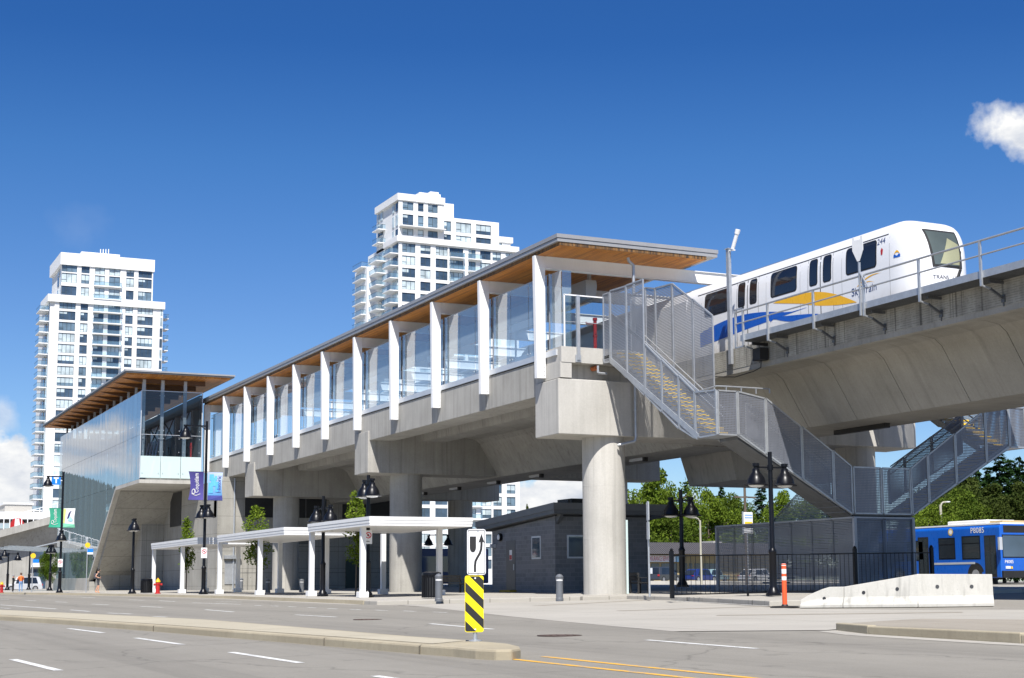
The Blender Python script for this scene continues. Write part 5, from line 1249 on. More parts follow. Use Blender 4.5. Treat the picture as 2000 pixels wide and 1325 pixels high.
q = onX(*zb6(575, 395), BX); m = MB(); m.disc((BX-.012, q.y, q.z), .2, (-1, 0, 0), 18, 0); m.disc((BX-.016, q.y, q.z), .13, (-1, 0, 0), 6, 1); m.face([(BX-.014, q.y-.1, q.z-.14), (BX-.014, q.y-.28, q.z-.25), (BX-.014, q.y-.22, q.z-.04)], 2); m.build('crest', [paint('crest_gold', (.6, .42, .12), .4), WHITE, BB], bus, world=True)
# second bus glimpsed beyond the shelters
p = onD(900, 1150, 118)
b2 = thing('distant_bus', 'dark bus in the shade behind the striped sign, with blue destination panel', 'bus', (p.x, p.y, p.z)); m = MB(); m.box(-4.5, 2.4, 0, 2.5, .4, 3.1); m.build('body', paint('bus_navy', (.02, .04, .12), .4), b2, bevel=.08)
m = MB(); m.box(-4.2, 2.1, -.02, 0, 1.3, 2.5); m.build('window', WIN_D, b2); m = MB(); m.box(.9, 2.2, -.03, -.01, 2.62, 2.95); m.build('destination_display', paint('display_blue', (.02, .12, .5), .4), b2)
for x in (-3, 1.2): m = MB(); m.tube((x, -.02, .48), (x, .3, .48), .48, n=20); m.build('wheel', TYRE, b2)
# ================================================================ PEOPLE
def person(lb, pos, rz, h, top, legs, skin, hair, pose, sleeves=True, shorts=False, shoe=(.7, .7, .7), pack=None):
    """one continuous skinned body, facing local -Y; pose gives joint offsets"""
    s = h/1.75; V = []; E = []; R = []
    def j(p, r, par=None):
        V.append((p[0]*s, p[1]*s, p[2]*s)); R.append(r*s)
        if par is not None: E.append((par, len(V)-1))
        return len(V)-1
    pel = j((0, 0, .93), .135); ab = j((0, -.01, 1.08), .125, pel); ch = j((0, 0, 1.30), .15, ab); nk = j((0, .01, 1.48), .06, ch)
    hd = j((0, -.02, 1.60), .085, nk); j((0, -.02, 1.69), .075, hd)
    hands = []
    for sd in (-1, 1):
        a = pose['arm'][0 if sd < 0 else 1]
        sh = j((.19*sd, .0, 1.41), .06, ch); el = j(a[0], .042, sh); wr = j(a[1], .030, el); d = (Vector(a[1])-Vector(a[0])).normalized()
        pm = j(tuple(Vector(a[1])+d*.06), .034, wr)
        for k, (o, L) in enumerate(((-.03, .075), (-.01, .09), (.01, .085), (.03, .065))):
            b0 = j(tuple(Vector(a[1])+d*.10+Vector((0, o, 0))), .0095, pm); j(tuple(Vector(a[1])+d*(.10+L*.7)+Vector((-.02*sd, o*1.1, 0))), .0085, b0)
        t0 = j(tuple(Vector(a[1])+d*.05+Vector((-.01*sd, -.045, 0))), .010, pm); j(tuple(Vector(a[1])+d*.09+Vector((-.015*sd, -.06, 0))), .009, t0)
        l = pose['leg'][0 if sd < 0 else 1]
        hp = j((.095*sd, 0, .88), .095, pel); kn = j(l[0], .062, hp); an = j(l[1], .042, kn); j((l[1][0], l[1][1]-.13, max(.035, l[1][2]-.05)), .038, an)
    me = bpy.data.meshes.new('body'); me.from_pydata(V, E, []); o = bpy.data.objects.new('tmp', me); col.objects.link(o)
    m = o.modifiers.new('s', 'SKIN'); m.use_smooth_shade = True
    sv = me.skin_vertices[0].data
    for i, r in enumerate(R): sv[i].radius = (r, r*(.72 if i in (pel, ab, ch) else 1.)); 
    sv[0].use_root = True
    o.modifiers.new('u', 'SUBSURF').levels = 1
    dg = bpy.context.evaluated_depsgraph_get(); m2 = bpy.data.meshes.new_from_object(o.evaluated_get(dg)); bpy.data.objects.remove(o)
    t = thing('person', lb, 'person', pos, rz)
    b = bpy.data.objects.new('body', m2); col.objects.link(b); b.parent = t
    m2.materials.clear()
    for mt in (skin, top, legs, paint('shoe', shoe, .6)): m2.materials.append(mt)
    for p in m2.polygons:
        c = p.center/s; arm = abs(c.x) > .215 or (c.z < 1.2 and abs(c.x) > .2)
        if c.z > 1.47: k = 0
        elif arm and c.z > .75: k = (1 if (sleeves or c.z > 1.39) else 0) if c.z > .95 else 0
        elif c.z > .98: k = 1
        elif c.z > (.55 if shorts else .10): k = 2
        elif c.z > .10: k = 0
        else: k = 3
        p.material_index = k
    m2.polygons.foreach_set('use_smooth', [True]*len(m2.polygons))
    hm = MB(); n = 10; hc = Vector((0, .0, 1.655))*s
    prof = [(.098, -.06), (.104, 0), (.098, .05), (.07, .09), (.03, .108), (0, .11)]
    hm.lathe([(r*s, z*s) for r, z in prof], hc, 14); hm.build('hair', hair, t, smooth=60)
    fm = MB(); fm.prism([(-.012*s, 1.60*s), (.012*s, 1.60*s), (0, 1.64*s)], 'y', -.135*s, -.09*s); fm.build('nose', skin, t)
    em = MB()
    for sd in (-1, 1): em.disc((.032*sd*s, -.103*s, 1.635*s), .011*s, (0, -1, 0), 8); em.disc((0, -.100*s, 1.567*s), .018*s, (0, -1, .2), 8)
    em.build('face_features', BLACK_M, t)
    if pack:
        pm_ = MB(); pm_.box(-.15*s, .15*s, .11*s, .26*s, 1.02*s, 1.42*s); pm_.build('backpack', pack, t, bevel=.04)
    return t
SKIN = paint('skin', (.55, .30, .20), .5, var=.05); HAIR = paint('dark_hair', (.02, .015, .012), .6); GREYHAIR = paint('grey_cap', (.25, .25, .26), .7)
std = lambda a, b: {'arm': a, 'leg': b}
walk = std((((-.27, .10, 1.18), (-.25, -.12, 1.10)), ((.27, .06, 1.16), (.20, -.22, 1.12))), (((-.10, -.10, .50), (-.10, -.04, .08)), ((.10, .04, .50), (.10, .22, .10))))
stand = std((((-.26, .02, 1.15), (-.24, -.05, .92)), ((.26, .02, 1.15), (.24, -.06, .92))), (((-.11, -.01, .48), (-.12, .02, .07)), ((.11, -.01, .48), (.12, .02, .07))))
fold = std((((-.27, -.06, 1.14), (-.10, -.24, 1.16)), ((.27, -.06, 1.14), (.10, -.24, 1.18))), stand['leg'])
p = onD(191, 1158.5, 108); person('man in a dark sleeveless top and shorts standing by the concrete wall', p, radians(60), topz_at(190, 1111, p), paint('grey_vest', (.05, .055, .06), .8), paint('dark_shorts', (.04, .042, .05), .8), SKIN, HAIR, walk, False, True, (.75, .3, .1), paint('pack_grey', (.06, .06, .08), .7))
p = onD(25, 1157.5, 118); person('person in black clothes with a grey cap at far left', p, radians(100), topz_at(25, 1124, p)+.05, paint('black_jacket', (.012, .012, .013), .8), paint('black_trousers', (.012, .012, .014), .8), SKIN, GREYHAIR, fold, True, False, (.5, .5, .5))
p = onD(40, 1157.5, 118); person('person in an orange shirt and blue jeans seen from behind', p, radians(190), topz_at(40, 1119, p), paint('orange_shirt', (.85, .20, .04), .8), paint('blue_jeans', (.16, .28, .48), .8), SKIN, paint('brown_hair', (.10, .05, .03), .6), fold, True, False)

# ================================================================ TREES
def leaf_cloud(r, mb, clumps, n, size, squash=1.):
    for _ in range(n):
        c, rad = clumps[r.randrange(len(clumps))]
        d = Vector((r.gauss(0, 1), r.gauss(0, 1), r.gauss(0, 1))).normalized()*rad*(r.random()**.4); d.z *= squash
        q = Vector(c)+d; a = Vector((r.gauss(0, 1), r.gauss(0, 1), r.gauss(0, .7))).normalized(); b = a.orthogonal().normalized()
        a, b = a, (Matrix.Rotation(r.random()*6.28, 3, a) @ b); s = size*(.6+.8*r.random())
        mb.face([q-a*s*.8, q+b*s*.45, q+a*s*.8, q-b*s*.45])
def broad_tree_meshes(seed, h, w, n, leaf, mat, low=.18):
    r = random.Random(seed); tr_ = MB(); cl = []
    tr_.tube((0, 0, -.3), (.05*h*.3, 0, h*.35), h*.022, h*.015, 9); tr_.tube((.05*h*.3, 0, h*.35), (0, .03*h, h*.8), h*.015, h*.004, 7)
    for k in range(11):
        a = r.random()*6.28; z = h*(.22+.5*k/11); L = w*(.30+.25*r.random()); e = Vector((cos(a)*L, sin(a)*L, z+h*.12))
        tr_.tube((.02*h, 0, z), e, h*.008, h*.002, 5); cl.append((e, w*(.13+.10*r.random())))
    for k in range(20):
        u = r.random(); z = h*(low+(.97-low)*u); prof = sin(pi*min(.97, .15+.80*u))**.7; a = r.random()*6.28; L = w*.44*prof*(.35+.65*r.random())
        cl.append((Vector((cos(a)*L, sin(a)*L, z)), w*(.10+.10*r.random())))
    cl.append((Vector((0, 0, h*.94)), w*.1))
    m = MB(); leaf_cloud(r, m, cl, n, leaf, .8)
    return tr_.mesh('trunk', BARK, 40), m.mesh('crown', mat)
def conifer_meshes(seed, h, w, mat):
    r = random.Random(seed); tr_ = MB(); tr_.tube((0, 0, -.3), (0, 0, h*.97), h*.014, h*.002, 8); m = MB()
    z = h*.10
    while z < h*.985:  # whorls of drooping branches
        u = z/h; R = w*.5*(1-u)**.7*(.8+.4*r.random())+.2
        for k in range(max(4, int(9*(1-u)+4))):
            a = r.random()*6.28; L = R*(.6+.45*r.random()); dirv = Vector((cos(a), sin(a), -.28+.25*r.random()))
            for q in range(int(12+L*12)):
                t = r.random()**.6; p = Vector((0, 0, z))+dirv*L*t+Vector((r.gauss(0, .1), r.gauss(0, .1), r.gauss(0, .10)))*(.5+L*.4)
                s = .12+.18*r.random(); side = Vector((-sin(a), cos(a), r.gauss(0, .4))).normalized(); dd = (dirv+Vector((r.gauss(0, .4), r.gauss(0, .4), r.gauss(0, .4)))).normalized()
                m.face([p-dd*s*1.2, p+side*s*.5, p+dd*s*1.3-Vector((0, 0, s*.3)), p-side*s*.5])
        z += h*.028
    return tr_.mesh('trunk', BARK, 40), m.mesh('crown', mat)
BV = [broad_tree_meshes(3, 10, 8.5, 17000, .19, LEAF_B), broad_tree_meshes(8, 10, 9.5, 17000, .19, LEAF_Y), broad_tree_meshes(15, 10, 8., 17000, .19, LEAF_D)]
CV = [conifer_meshes(4, 14, 6.0, LEAF_C), conifer_meshes(9, 14, 7., LEAF_C)]
def tree(name, lb, cat, ms, p, sx, sz, rz, group):
    t = thing(name, lb, cat, p, rz, group)
    for nm, me in zip(('trunk', 'crown'), ms):
        o = bpy.data.objects.new(nm, me); col.objects.link(o); o.parent = t; o.scale = (sx, sx, sz)
    return t
def bg_tree(lb, px, ytop, D, kind, v, wpx):
    g = .9; p = onD(px, 1139, D); p.z = g; h = onD(px, ytop, D).z-g
    w = wpx*D/F_PX
    ms = (BV if kind == 'b' else CV)[v]; hh, ww = (10, 8.6) if kind == 'b' else (14, 6.4)
    return tree('leafy_tree' if kind == 'b' else 'conifer_tree', lb, 'tree', ms, p, w/ww, h/hh, rnd.random()*6.28, 'trees beyond the station')
for a in (('bright green tree just right of the hut roof, tallest there', 1292, 915, 213, 'b', 1, 135), ('dark conifer behind the bright tree by the hut', 1345, 935, 235, 'c', 0, 85), ('broad bright green tree behind the black railing lamp', 1385, 958, 220, 'b', 1, 120),
          ('dark leafy tree above the shop roof, lowest crown by the hut', 1312, 1010, 207, 'b', 0, 110), ('conifer behind the broad bright tree, under the grey girder', 1412, 945, 245, 'c', 1, 80), ('leafy tree left of the wooden utility pole', 1437, 975, 230, 'b', 0, 95),
          ('pointed conifer right of the utility pole', 1492, 940, 240, 'c', 0, 95), ('round green tree behind the lower stair flight', 1535, 958, 217, 'b', 1, 115), ('green tree behind the mesh enclosure, left half', 1590, 985, 223, 'b', 0, 120), ('dark tree behind the mesh enclosure, right half', 1690, 990, 138, 'b', 2, 150),
          ('pale low tree left of the bus roof pod', 1822, 985, 104, 'b', 1, 120), ('leafy tree above the bus roof pod beside a grey street light', 1880, 965, 118, 'b', 0, 120), ('tall dark leafy tree between the right stair and the conifers', 1868, 925, 140, 'b', 2, 150), ('conifer whose tip shows under the right stair flight', 1915, 895, 150, 'c', 1, 110),
          ('tallest dark conifer near the right edge', 1962, 868, 140, 'c', 0, 135), ('dark conifer directly behind the bus destination display', 1985, 890, 152, 'c', 1, 150), ('shorter conifer left of the tallest one by the right edge', 1938, 905, 146, 'c', 0, 130), ('round dark tree between the right stair and the tallest conifer', 1905, 930, 132, 'b', 2, 160), ('low dark tree behind the roof pod of the blue bus', 1855, 985, 110, 'b', 0, 120), ('conifer cut by the right edge of the picture', 2003, 884, 134, 'c', 1, 110), ('broad dark tree low behind the front of the bus', 1945, 950, 122, 'b', 2, 190), ('leafy tree at the right edge above the bus windscreen', 2010, 945, 116, 'b', 2, 150)):
    bg_tree(*a)
bg_tree('small young tree left of the glass hall, behind the far slim lamp', 92, 1068, 140, 'b', 1, 32)
bg_tree('palm like small tree top above the hut roof, far behind', 1032, 988, 285, 'b', 2, 22)
# columnar street trees between the shelters
def column_tree(seed, h, w):
    r = random.Random(seed); t = MB(); t.tube((0, 0, -.1), (.03, 0, h*.55), .045, .03, 8); t.tube((.03, 0, h*.55), (0, 0, h*.96), .03, .008, 6); cl = []
    for k in range(26):
        z = h*(.30+.66*k/26); R = w*.5*(sin(pi*min(1, .18+.80*k/26))**.8)*(.55+.5*r.random()); a = r.random()*6.28
        e = Vector((cos(a)*R*.8, sin(a)*R*.8, z+.25)); t.tube((0.02, 0, z-.15), e, .012, .004, 5); cl.append((e, .16+.14*r.random()+.12*w*(1-k/26)))
    cl += [(Vector((0, 0, h*.97)), .12), (Vector((0, 0, h*.92)), .15)]
    m = MB(); leaf_cloud(r, m, cl, 1900, .085, 1.15); return t.mesh('trunk', BARK, 40), m.mesh('crown', LEAF_Y)
for px, py, D, yt, wp, lb, sd in ((363, 1158, 95, 1014, 26, 'slim columnar young tree by the tall banner lamp', 1), (500, 1158, 84, 990, 54, 'fullest columnar young tree, left of the third column', 2), (695, 1160, 71, 965, 42, 'columnar young tree directly behind the nearest twin bell lamp', 5)):
    p = onD(px, py, D); h = topz_at(px-3, yt, p); tree('young_street_tree', lb, 'tree', column_tree(sd, h, wp*D/F_PX*1.05), p, 1, 1, 0, 'young trees by the shelters')

# ================================================================ TOWERS
def wmesh(w, h, lights, pane, axis, split=True, blind=0.):
    """window in local coordinates: a along, z up, facing the negative normal"""
    mb = MB(); f = .09
    def B(a0, a1, d0, d1, z0, z1, mi): mb.box(a0, a1, d0, d1, z0, z1, mi) if axis == 'y' else mb.box(d0, d1, a0, a1, z0, z1, mi)
    B(0, w, .06, .1, 0, h, 1)
    if blind: B(f, w*(1. if blind > .5 else .5), .05, .06, h*(1-blind), h, 2)
    e = [0]+[w*(i+1)/lights for i in range(lights)]
    for i in range(lights): B(e[i]-f/2 if i else 0, e[i]+f/2 if i else f, 0, .06, 0, h, 0)
    B(w-f, w, 0, .06, 0, h, 0); B(f, w-f, 0, .06, 0, f, 0); B(f, w-f, 0, .06, h-f, h, 0)
    if split: B(f, e[1]-f/2, 0, .06, h*.3, h*.3+f*.7, 0)
    return mb.mesh('window', [FRAME_D, pane, WIN_B])
WC = {}
def tower(t, walls, wins, bals):
    # windows and balconies as parts, first hundred of each separate
    cnt = 0; rest = MB()
    for (x, y, z, w, h, lights, axis) in wins:
        k = rnd.random(); pane = WIN_D if k < .40 else WIN_B if k < .72 else WIN_M; bl = rnd.choice((0., 0., .3, .45, .62)) if pane is not WIN_B else 0.
        cnt += 1
        if cnt <= 100:
            key = (round(w, 2), round(h, 2), lights, axis, pane.name, bl)
            if key not in WC: WC[key] = wmesh(w, h, lights, pane, axis, True, bl)
            o = bpy.data.objects.new('window', WC[key]); col.objects.link(o); o.parent = t; o.location = Vector((x, y, z))-t.location
        else:
            if axis == 'y': rest.box(x, x+w, y, y+.1, z, z+h, 1 if k < .35 else 2); rest.box(x+w/2-.05, x+w/2+.05, y-.03, y, z, z+h, 0)
            else: rest.box(x, x+.1, y, y+w, z, z+h, 1 if k < .35 else 2)
    if rest.v:
        o = rest.build('window', [FRAME_D, WIN_D, WIN_B], t, world=True); o['kind'] = 'stuff'
    for i, (x0, x1, y0, y1, z) in enumerate(bals):
        m = MB(); m.box(x0, x1, y0, y1, z-.22, z); b = m.build('balcony', TWHITE, t, world=True)
        r = MB()
        for a, c in (((x0, y0), (x1, y0)), ((x0, y0), (x0, y1)), ((x1, y0), (x1, y1))):
            r.face([(a[0], a[1], z+.05), (c[0], c[1], z+.05), (c[0], c[1], z+1.05), (a[0], a[1], z+1.05)], 0); r.bar((a[0], a[1], z+1.07), (c[0], c[1], z+1.07), .06, .06, 1)
        o = r.build('glass_railing', [GLASSB, FRAME_D], b)
    walls.build('wall', TWHITE, t, world=True)
def facade(walls, wins, axis, c, spans, a0, a1, rows, z0, z1, dep=.35, lightw=1.15):
    """proud piers and spandrels around window openings; rows=[(zb,zt)]; spans=[(s0,s1)]"""
    def B(p, q, d0, d1, zb, zt): walls.box(p, q, d0, d1, zb, zt) if axis == 'y' else walls.box(d0, d1, p, q, zb, zt)
    edges = [a0]+[v for s in spans for v in s]+[a1]
    for i in range(0, len(edges), 2): B(edges[i], edges[i+1], c, c+dep, z0, z1)
    zs = [z0]+[v for r in rows for v in r]+[z1]
    for s in spans:
        for i in range(0, len(zs), 2):
            if zs[i+1]-zs[i] > .02: B(s[0], s[1], c+.012, c+dep, zs[i], zs[i+1])
        for zb, zt in rows:
            w = s[1]-s[0]; n = max(1, round(w/lightw))
            wins.append((s[0], c+.16, zb, w, zt-zb, n, axis) if axis == 'y' else (c+.16, s[0], zb, w, zt-zb, n, axis))
# ---- left tower
zt_ = lambda a, b: (a/4.73, 450+b/4.73)
FY = 399.
fx = lambda a, b=700: onY(*zt_(a, b), FY).x
fz = lambda a, b: onY(*zt_(a, b), FY).z
XL, XR, XU, XUR = fx(455, 640), fx(1512, 690), fx(575, 240), fx(1425, 300)
ZU, ZL = fz(575, 205), fz(460, 590)
pitch = (fz(620, 730)-fz(600, 1135))/4.
lt = thing('apartment_tower', 'left white apartment tower rising behind the glass hall', 'tower', ((XL+XR)/2, FY+10, gz(60, 399)))
W_, wins, bals = MB(), [], []
W_.box(XL+.36, XR-.3, FY+.36, FY+20, .5, ZL-.3); W_.box(XU+.36, XUR-.3, FY+.5, FY+19, ZL-1, ZU-.4)
spans = [(fx(548), fx(700)), (fx(745), fx(815)), (fx(868), fx(960)), (fx(1000), fx(1112)), (fx(1160), fx(1230)), (fx(1272), fx(1415))]
ztop0 = fz(600, 645); hw_ = fz(600, 645)-fz(600, 726)
rows = [(ztop0-pitch*i-hw_, ztop0-pitch*i) for i in range(25) if ztop0-pitch*i-hw_ > 2][::-1]
W_.box(XL-.4, XR+.3, FY-.5, FY+1.2, ZL-1.9, ZL); W_.box(XL-.4, XL+.8, FY+1.2, FY+13, ZL-1.9, ZL)
facade(W_, wins, 'y', FY, spans, XL+1.4, XR-.1, rows, .5, ZL-1.9)
wins.sort(key=lambda w: -w[2])
for zb, zt in rows:
    for i in (2, 3): pass
    bals.append((spans[2][0]-.3, spans[3][1]+.3, FY-.9, FY+.3, zb-.25)); bals.append((XR-.4, XR+1.9, FY+2.2, FY+6, zb-.25)); bals.append((XL-2.0, XL+.4, FY+2.0, FY+8.5, zb-.25))
rows_u = [(fz(600, 480), fz(600, 393)), (fz(600, 382), fz(600, 280))]
r3 = (fz(600, 600), fz(600, 512))
spu = [(fx(568, 400), fx(712, 400)), (fx(752, 400), fx(828, 400)), (fx(878, 400), fx(970, 400)), (fx(1010, 400), fx(1112, 400)), (fx(1168, 400), fx(1240, 400)), (fx(1280, 400), fx(1405, 400))]
wu = []
facade(W_, wu, 'y', FY, spu, XU, XUR-.2, [r3]+rows_u, ZL-.3, ZU-3.2)
W_.box(XU-.4, XUR+.1, FY-.35, FY+1., ZU-3.2, ZU); W_.box(XU-.4, XU+.7, FY+1, FY+19, ZU-3.2, ZU)
W_.box(fx(770, 190), fx(1128, 210), FY+3, FY+12, ZU-1, fz(770, 175))
for a in (960, 985, 1010, 1035): W_.tube((fx(a, 180), FY+5, ZU), (fx(a, 180), FY+5, fz(a, 140)), .12, n=6)
for z in (r3[0], rows_u[0][0]): bals.append((spu[2][0]-.3, spu[3][1]+.3, FY-.7, FY+.2, z-.3))
ws = []
for zb, zt in rows:
    ws.append((XL+.2, FY+1.6, zb, 1.6, zt-zb, 2, 'x')); ws.append((XL+.2, FY+5.2, zb-.4, 2.6, zt-zb+.4, 2, 'x')); ws.append((XR-.9, FY-.05, zb, .7, zt-zb, 1, 'y'))
for z in rows_u+[r3]: ws.append((XU+.2, FY+2, z[0], 1.4, z[1]-z[0], 1, 'x')); ws.append((XU+.2, FY+6, z[0], 2.4, z[1]-z[0], 2, 'x'))
tower(lt, W_, wu+wins+ws, bals)
# ---- middle tower
zm = lambda a, b: (640+a/4.417, 350+b/4.417)
FY2 = 324.
mxx = lambda a, b=700: onY(*zm(a, b), FY2).x
mz = lambda a, b: onY(*zm(a, b), FY2).z
XA, XB = mxx(612, 300), mxx(1004, 300); ZA = mz(610, 122); ZBk = mz(635, 497)
mt_ = thing('apartment_tower', 'middle white apartment tower behind the platform roof, stepped at the top right', 'tower', (XA+12, FY2+10, gz(120, 324)))
W_, wins, bals = MB(), [], []
p2 = (mz(700, 660)-mz(700, 980))/3.
XC, XD, XE = mxx(1480, 400), mxx(1598, 520), mxx(1645, 640)
W_.box(XA+.36, XB-.2, FY2+.4, FY2+16, ZBk-1, ZA-.3); W_.box(XB-.2, XC-.2, FY2+.5, FY2+18, mz(1000, 590), mz(1000, 330)); W_.box(XB, XD-.2, FY2+.9, FY2+16, mz(1500, 620), mz(1500, 500)); W_.box(XA+.36, XE-.2, FY2+.4, FY2+22, .5, ZBk-.4)
W_.box(mxx(825, 110), XB+.15, FY2+2.5, FY2+9, ZA-1, mz(825, 92)); W_.box(mxx(1010, 200), mxx(1172, 200), FY2+6, FY2+13, mz(1100, 330), mz(1172, 168)); W_.box(mxx(925, 95), mxx(1000, 95), FY2+3, FY2+6, mz(930, 95), mz(930, 82))
W_.box(XA-.35, XB+.15, FY2-.3, FY2+.9, mz(700, 190), ZA); W_.box(XA-.35, XA+.8, FY2+.9, FY2+15.5, mz(700, 190), ZA)
up = [(mxx(646, 300), mxx(740, 300)), (mxx(779, 300), mxx(828, 300)), (mxx(865, 300), mxx(950, 300))]
facade(W_, wins, 'y', FY2, up, XA, XB, [(mz(700, 485), mz(700, 428)), (mz(700, 398), mz(700, 305)), (mz(700, 270), mz(700, 197))], ZBk-.2, mz(700, 190))
W_.box(mxx(615, 415), mxx(1000, 440), FY2-1.6, FY2, mz(700, 420), mz(700, 412))
st1 = [(mxx(998, 400), mxx(1068, 400)), (mxx(1110, 400), mxx(1242, 400)), (mxx(1282, 400), mxx(1412, 400))]
facade(W_, wins, 'y', FY2+.2, st1, XB+.02, XC, [(mz(1100, 530), mz(1100, 482)), (mz(1100, 455), mz(1100, 368))], mz(1100, 560), mz(1000, 325))
W_.box(XC, XD, FY2-.1, FY2+9, mz(1500, 545), mz(1500, 497)); W_.box(XA-.5, XE, FY2-.5, FY2+.8, mz(700, 545), mz(700, 497)); W_.box(XA-.5, XA+.7, FY2+.8, FY2+9, mz(700, 545), mz(700, 497))
facade(W_, wins, 'y', FY2+.25, [(mxx(1450, 570), mxx(1508, 570))], XC-.4, XD-.6, [(mz(1450, 600), mz(1450, 545))], mz(1450, 620), mz(1450, 540))
sp2 = [(mxx(642), mxx(757)), (mxx(800), mxx(888)), (mxx(932), mxx(1035)), (mxx(1050), mxx(1170)), (mxx(1215), mxx(1277)), (mxx(1315), mxx(1407)), (mxx(1422), mxx(1495)), (mxx(1535), mxx(1610))]
zt2 = mz(700, 556); h2 = zt2-mz(700, 634)
rows2 = [(zt2-p2*i-h2, zt2-p2*i) for i in range(28) if zt2-p2*i-h2 > 2][::-1]
w2 = []
facade(W_, w2, 'y', FY2, sp2, XA+.1, XE, rows2, .5, mz(700, 545))
w2.sort(key=lambda w: -w[2] if w[2] > 62 else (abs(w[2]-14) if w[0] > XE-14 else 200-w[2]))
for zb, zt in rows2:
    bals.append((sp2[3][0], sp2[3][1], FY2-1.0, FY2+.3, zb-.2)); bals.append((sp2[4][0]-.2, sp2[4][1]+1.2, FY2-.9, FY2+.3, zb-.2))
    bals.append((XA-1.9, XA+.5, FY2+.6, FY2+5.6, zb-.2)); bals.append((XA-1.9, XA+.5, FY2+9.8, FY2+15.2, zb-.2)); bals.append((XA-2.8, XA-.4, FY2+18., FY2+24.5, zb-.2))
for z in (mz(700, 398)+1, mz(700, 270)-p2*2): bals.append((XA-1.5, XA+.4, FY2+9.8, FY2+14, z))
ws = []
for zb, zt in rows2:
    ws.append((XA+.2, FY2+6.3, zb, 1.6, zt-zb, 1, 'x')); ws.append((XA+.2, FY2+1.2, zb-.2, 3.2, zt-zb+.3, 2, 'x')); ws.append((XA+.2, FY2+10.4, zb-.2, 3.6, zt-zb+.3, 2, 'x'))
for z0_, z1_ in ((mz(700, 485), mz(700, 428)), (mz(700, 398), mz(700, 305)), (mz(700, 270), mz(700, 197))):
    for yy, w in ((1.2, 1.4), (3.6, 1.2), (11.5, 1.6), (13.6, 1.3)): ws.append((XA+.2, FY2+yy, z0_, w, z1_-z0_, 1, 'x'))
W_.box(XA-1.6, XA+.4, FY2+17, FY2+26, .5, ZBk-4.)
tower(mt_, W_, wins+w2+ws, bals)

# ================================================================ LEFT BACKGROUND, SHOP, POLES
ov = thing('overpass', 'concrete overpass with a white railing at far left beyond the street lamps', 'bridge', (38, 185, 1))
YO = 185.
a = onY(-40, 1062, YO); b = onY(112, 1012, YO)
mb = MB(); z0, z1 = onY(0, 1050, YO).z, onY(0, 1036, YO).z; za, zb1 = onY(112, 1020, YO).z, onY(112, 1005, YO).z
x0, x1 = onY(0, 1050, YO).x, onY(112, 1020, YO).x; ex = lambda u: x0+(x1-x0)*u
L0, L1 = ex(-1.6), ex(1.1); zl = lambda zz, zz1, u: zz+(zz1-zz)*u
mb.raw([(L0, YO, zl(z0, za, -1.6)), (L1, YO, zl(z0, za, 1.1)), (L1, YO, zl(z1, zb1, 1.1)), (L0, YO, zl(z1, zb1, -1.6)), (L0, YO+5, zl(z0, za, -1.6)), (L1, YO+5, zl(z0, za, 1.1)), (L1, YO+5, zl(z1, zb1, 1.1)), (L0, YO+5, zl(z1, zb1, -1.6))], [(0, 1, 2, 3), (4, 7, 6, 5), (0, 4, 5, 1), (2, 6, 7, 3), (0, 3, 7, 4), (1, 5, 6, 2)])
mb.build('edge_beam', CONC, ov, world=True)
mb = MB(); zq = onY(0, 1072, YO).z
mb.raw([(L0, YO+.3, zl(z0, za, -1.6)), (L1, YO+.3, zl(z0, za, 1.1)), (L1, YO+2, zl(zq, zq+.3, 1.1)), (L0, YO+2, zq), (L0, YO+5, zl(z0, za, -1.6)), (L1, YO+5, zl(z0, za, 1.1)), (L1, YO+4, zq), (L0, YO+4, zq)], [(0, 1, 2, 3), (2, 6, 7, 3), (4, 5, 6, 7), (0, 3, 7, 4), (1, 5, 6, 2)])
mb.build('girder', CONC, ov, world=True)
xa_ = onY(24, 1100, YO+3).x
mb = MB(); mb.prism([(xa_-2.6, zq+.2), (xa_-1.3, .8), (xa_+1.3, .8), (xa_+2.6, zq+.2)], 'y', YO+2, YO+4); mb.build('pier', CONC, ov, world=True)
mb = MB()
for k in range(26):
    u = -1.5+2.6*k/25; x = ex(u); zz_ = zl(z1, zb1, u); mb.box(x-.05, x+.05, YO+.2, YO+.3, zz_, zz_+1.35)
mb.bar((L0, YO+.25, zl(z1, zb1, -1.6)+1.35), (L1, YO+.25, zl(z1, zb1, 1.1)+1.35), .07, .08); mb.build('railing', WHITE, ov, world=True)
pod = thing('low_building', 'low white and grey building with a flat roof behind the overpass', 'building', (45, 250, 1)); YP = 250.
mb = MB(); q0, q1 = onY(-30, 1032, YP), onY(100, 1000, YP); mb.box(q0.x, q1.x+8, YP, YP+16, 1, q0.z); mb.build('wall', concrete('podium_grey', (.20, .20, .20), (.30, .295, .29), .1), pod, world=True)
mb = MB(); mb.box(q0.x-.4, q1.x+8.4, YP-.5, YP+16, onY(0, 1014, YP).z, onY(0, 1000, YP).z); mb.build('fascia', TWHITE, pod, world=True)
mb = MB(); s0, s1 = onY(9, 1000, YP+2), onY(63, 986, YP+2); mb.box(s0.x, s1.x, YP+2, YP+12, onY(9, 1001, YP).z, s1.z); mb.box(s0.x-.2, s1.x+.2, YP+1.8, YP+12, s1.z, s1.z+.25, 1); mb.build('roof_block', [concrete('stone_cladding', (.42, .40, .36), (.58, .56, .51), 0., board=2.2), TWHITE], pod, world=True)
mb = MB(); g0_, g1_ = onY(40, 1118, YP-20), onY(95, 1082, YP-20); mb.box(g0_.x, g1_.x+4, YP-20, YP-12, 1, g1_.z); mb.build('annex_wall', concrete('annex_grey', (.30, .29, .27), (.42, .40, .37), .1), pod, world=True)
